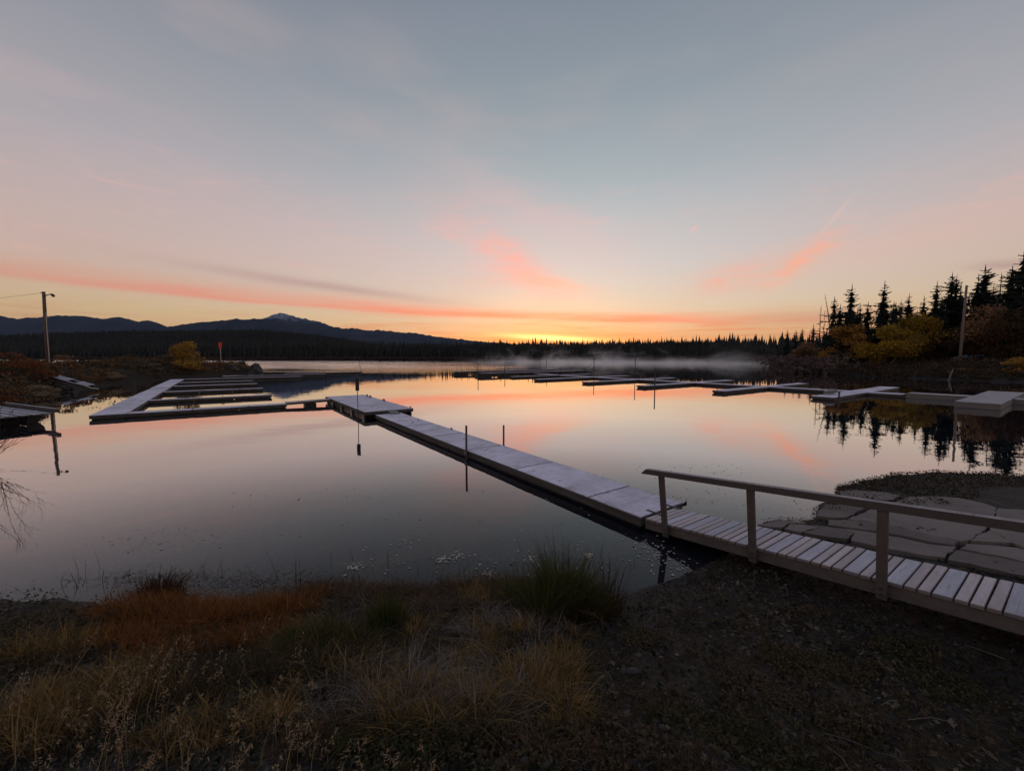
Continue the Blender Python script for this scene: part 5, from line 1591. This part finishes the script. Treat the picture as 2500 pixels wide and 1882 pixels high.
lb_ = (cen[:, :2] - np.array(DO)) @ np.array(DB); la_ = (cen[:, :2] - np.array(DO)) @ np.array(DA)
cen = cen[(ds_ < -.03) & ~((lb_ > -.05) & (lb_ < 1.25))]
N = len(cen)
cen[:, 2] += rng.uniform(0, .003, N)
veg_obj('floating_leaves', leaves(cen, rng.uniform(.010, .028, N), .985, aspect=.7), G_float, 'pale fallen leaves floating on the shallow water', None, 'stuff')
# matted stems floating near the left shore
x = np.concatenate([rng.normal(-3.1, .45, 900), rng.normal(-4.6, .6, 500), rng.normal(-5.6, .5, 60)])
y = np.concatenate([rng.normal(5.0, .22, 900) + .02, rng.normal(5.25, .12, 500), rng.normal(6.3, .25, 60)])
k = sdist(SHORE, x, y) < -.04; x, y = x[k], y[k]; N = len(x)
veg_obj('floating_stems', leaves(np.stack([x, y, rng.uniform(.004, .012, N)], -1), rng.uniform(.02, .055, N), .985, aspect=.09), G_pale, 'broken pale stems floating along the left shore', None, 'stuff')

# weeds on the mound beyond the ramp
N = 42000
x = rng.uniform(6.6, 20, N); y = rng.uniform(6.5, 10.4, N)
d = sdist(SHORE, x, y)
k = (d > 0) & (d < 1.1 + .13 * (x - 7) + .4 * fbm(x, y, 1.2, 2)) & (y > 7.4); x, y = x[k], y[k]; N = len(x)
b = grass_pts(x, y, -.005); b[:, 2] += rng.uniform(0, .07, N)
veg_obj('mound_weeds', leaves(b, rng.uniform(.010, .03, N), .5), G_litter, 'dark dead weeds heaped on the shore beyond the ramp', None, 'stuff')
N = 2600
x = rng.uniform(6.8, 18, N); y = rng.uniform(7, 10.4, N)
d = sdist(SHORE, x, y); k = (d > 0) & (d < 1.2); x, y = x[k], y[k]; N = len(x)
veg_obj('mound_grass', blades(grass_pts(x, y), rng.uniform(.05, .16, N), rng.uniform(.006, .012, N), rng.uniform(0, 6.28, N), rng.uniform(.3, 1.2, N), 3), G_brown, 'short brown grass on the weed mound', None, 'stuff')
# frilly green weed at the ramp edge
gs = []
for u, v, s_, N in ((2010, 1242, .16, 500), (2048, 1195, .14, 420), (1930, 1270, .25, 420), (2120, 1176, .25, 300)):
    g0 = P(u, v, .05); x, y = rng.normal(g0.x, s_, N), rng.normal(g0.y, s_ * .6, N)
    kq = sdist(SHORE, x, y) > -.02; x, y = x[kq], y[kq]; N = len(x)
    gs.append(leaves(np.stack([x, y, np.maximum(h_near(x, y), 0) + rng.uniform(.03, .065, N)], -1), rng.uniform(.007, .018, N), .7))
veg_obj('edge_weed', merge(*gs), G_mat, 'tan green weed fringe along the water edge of the ramp', None, 'stuff')

# stones
ST = [rock_mesh(20 + i, 3, .06) for i in range(3)]
for me in ST:
    me.materials.append(M_stone)
    for p_ in me.polygons: p_.use_smooth = True
for i, (u, v, s_, lab) in enumerate(((1543, 1650, .06, 'rounded grey stone on the earth right of the tan tufts'), (1830, 1598, .035, 'small stone on the dark earth left of the right corner'),
                                    (1120, 1868, .035, 'pale stone at the bottom edge left of the centre'), (1280, 1865, .03, 'pale stone at the bottom edge near the centre'),
                                    (1770, 1845, .035, 'pale flat stone near the bottom edge, right of centre'), (1555, 1872, .03, 'pale stone at the bottom edge right of centre'),
                                    (1225, 1840, .025, 'small round stone above the bottom edge, in the centre'), (1923, 1400, .04, 'small pale stone under the gangway edge'))):
    g0 = on_ground(u, v)
    o = link('stone', ST[i % 3], None, None, (g0.x, g0.y, g0.z + s_ * .25), (0, 0, i * 1.3)); o.scale = (s_, s_ * .8, s_ * .62)
    tag(o, lab, 'stone', 'stones on the shore')
cen = []
V, F, T = [], [], []
N = 1500
x = rng.uniform(-3, 6, N); y = rng.uniform(.8, 6, N)
k = (sdist(SHORE, x, y) > .05); x, y = x[k], y[k]
z = h_near(x, y)
ico = rock_mesh(50, 1, .1)
iv = np.array([v.co[:] for v in ico.vertices]); iff = np.array([p_.vertices[:] for p_ in ico.polygons])
sz = rng.gamma(1.6, .0055, len(x)) + .004
Vp = (iv[None] * np.array([1, .85, .6])[None, None] * sz[:, None, None]) + np.stack([x, y, z + sz * .15], -1)[:, None]
Fp = (iff[None] + (np.arange(len(x)) * len(iv))[:, None, None]).reshape(-1, 3)
tag(link('pebbles', np_mesh('pebbles', Vp.reshape(-1, 3), Fp, smooth=True), M_stone), 'small pebbles scattered over the dark shore', kind='stuff')

# ------------------------------------------------------------------ morning mist on the far water
m, n = material('mist_volume')
gen = n.new('ShaderNodeTexCoord').outputs['Generated']
pc = pos(n); px, py, pz = n.sep(pc)
nz1 = n.noise(n.mapping(pc, (.11, .03, .14)), 1.0, 5, .62, 1.0)
fal = n.m('POWER', 2.71828, n.m('MULTIPLY', n.m('DIVIDE', pz, n.m('ADD', .60, n.m('MULTIPLY', n.ss(nz1, .52, .74), 2.5))), -1))
ratm = n.m('DIVIDE', px, py)
side = n.m('MULTIPLY', n.ss(ratm, -.16, .20), n.m('SUBTRACT', 1, n.ss(ratm, .56, .72)))
front = n.ss(py, 100, 175)
den = n.m('MULTIPLY', n.m('MULTIPLY', n.m('MULTIPLY', fal, side), front), n.m('MULTIPLY', n.ss(nz1, .34, .68), .095))
pv = n.new('ShaderNodeVolumePrincipled')
n.put(pv.inputs['Color'], (.99, .97, .97)); n.put(pv.inputs['Density'], den)
pv.inputs['Anisotropy'].default_value = .62
o = n.new('ShaderNodeOutputMaterial'); n.l.new(pv.outputs[0], o.inputs['Volume'])
M_mist = m
mb = MB(); mb.box(-45, 125, 98, 252, .03, 9.5)
tag(mb.build('mist', M_mist), 'low white morning mist drifting over the far water', kind='stuff')

# haze
m, n = material('haze_volume')
pv = n.new('ShaderNodeVolumePrincipled')
n.put(pv.inputs['Color'], (.38, .58, 1.0)); pv.inputs['Density'].default_value = 1.5e-5
o = n.new('ShaderNodeOutputMaterial'); n.l.new(pv.outputs[0], o.inputs['Volume'])
mb = MB(); mb.box(-22000, 22000, -21500, 21500, -6.2, 1100)
tag(mb.build('haze', m), 'thin blue morning air', kind='stuff')
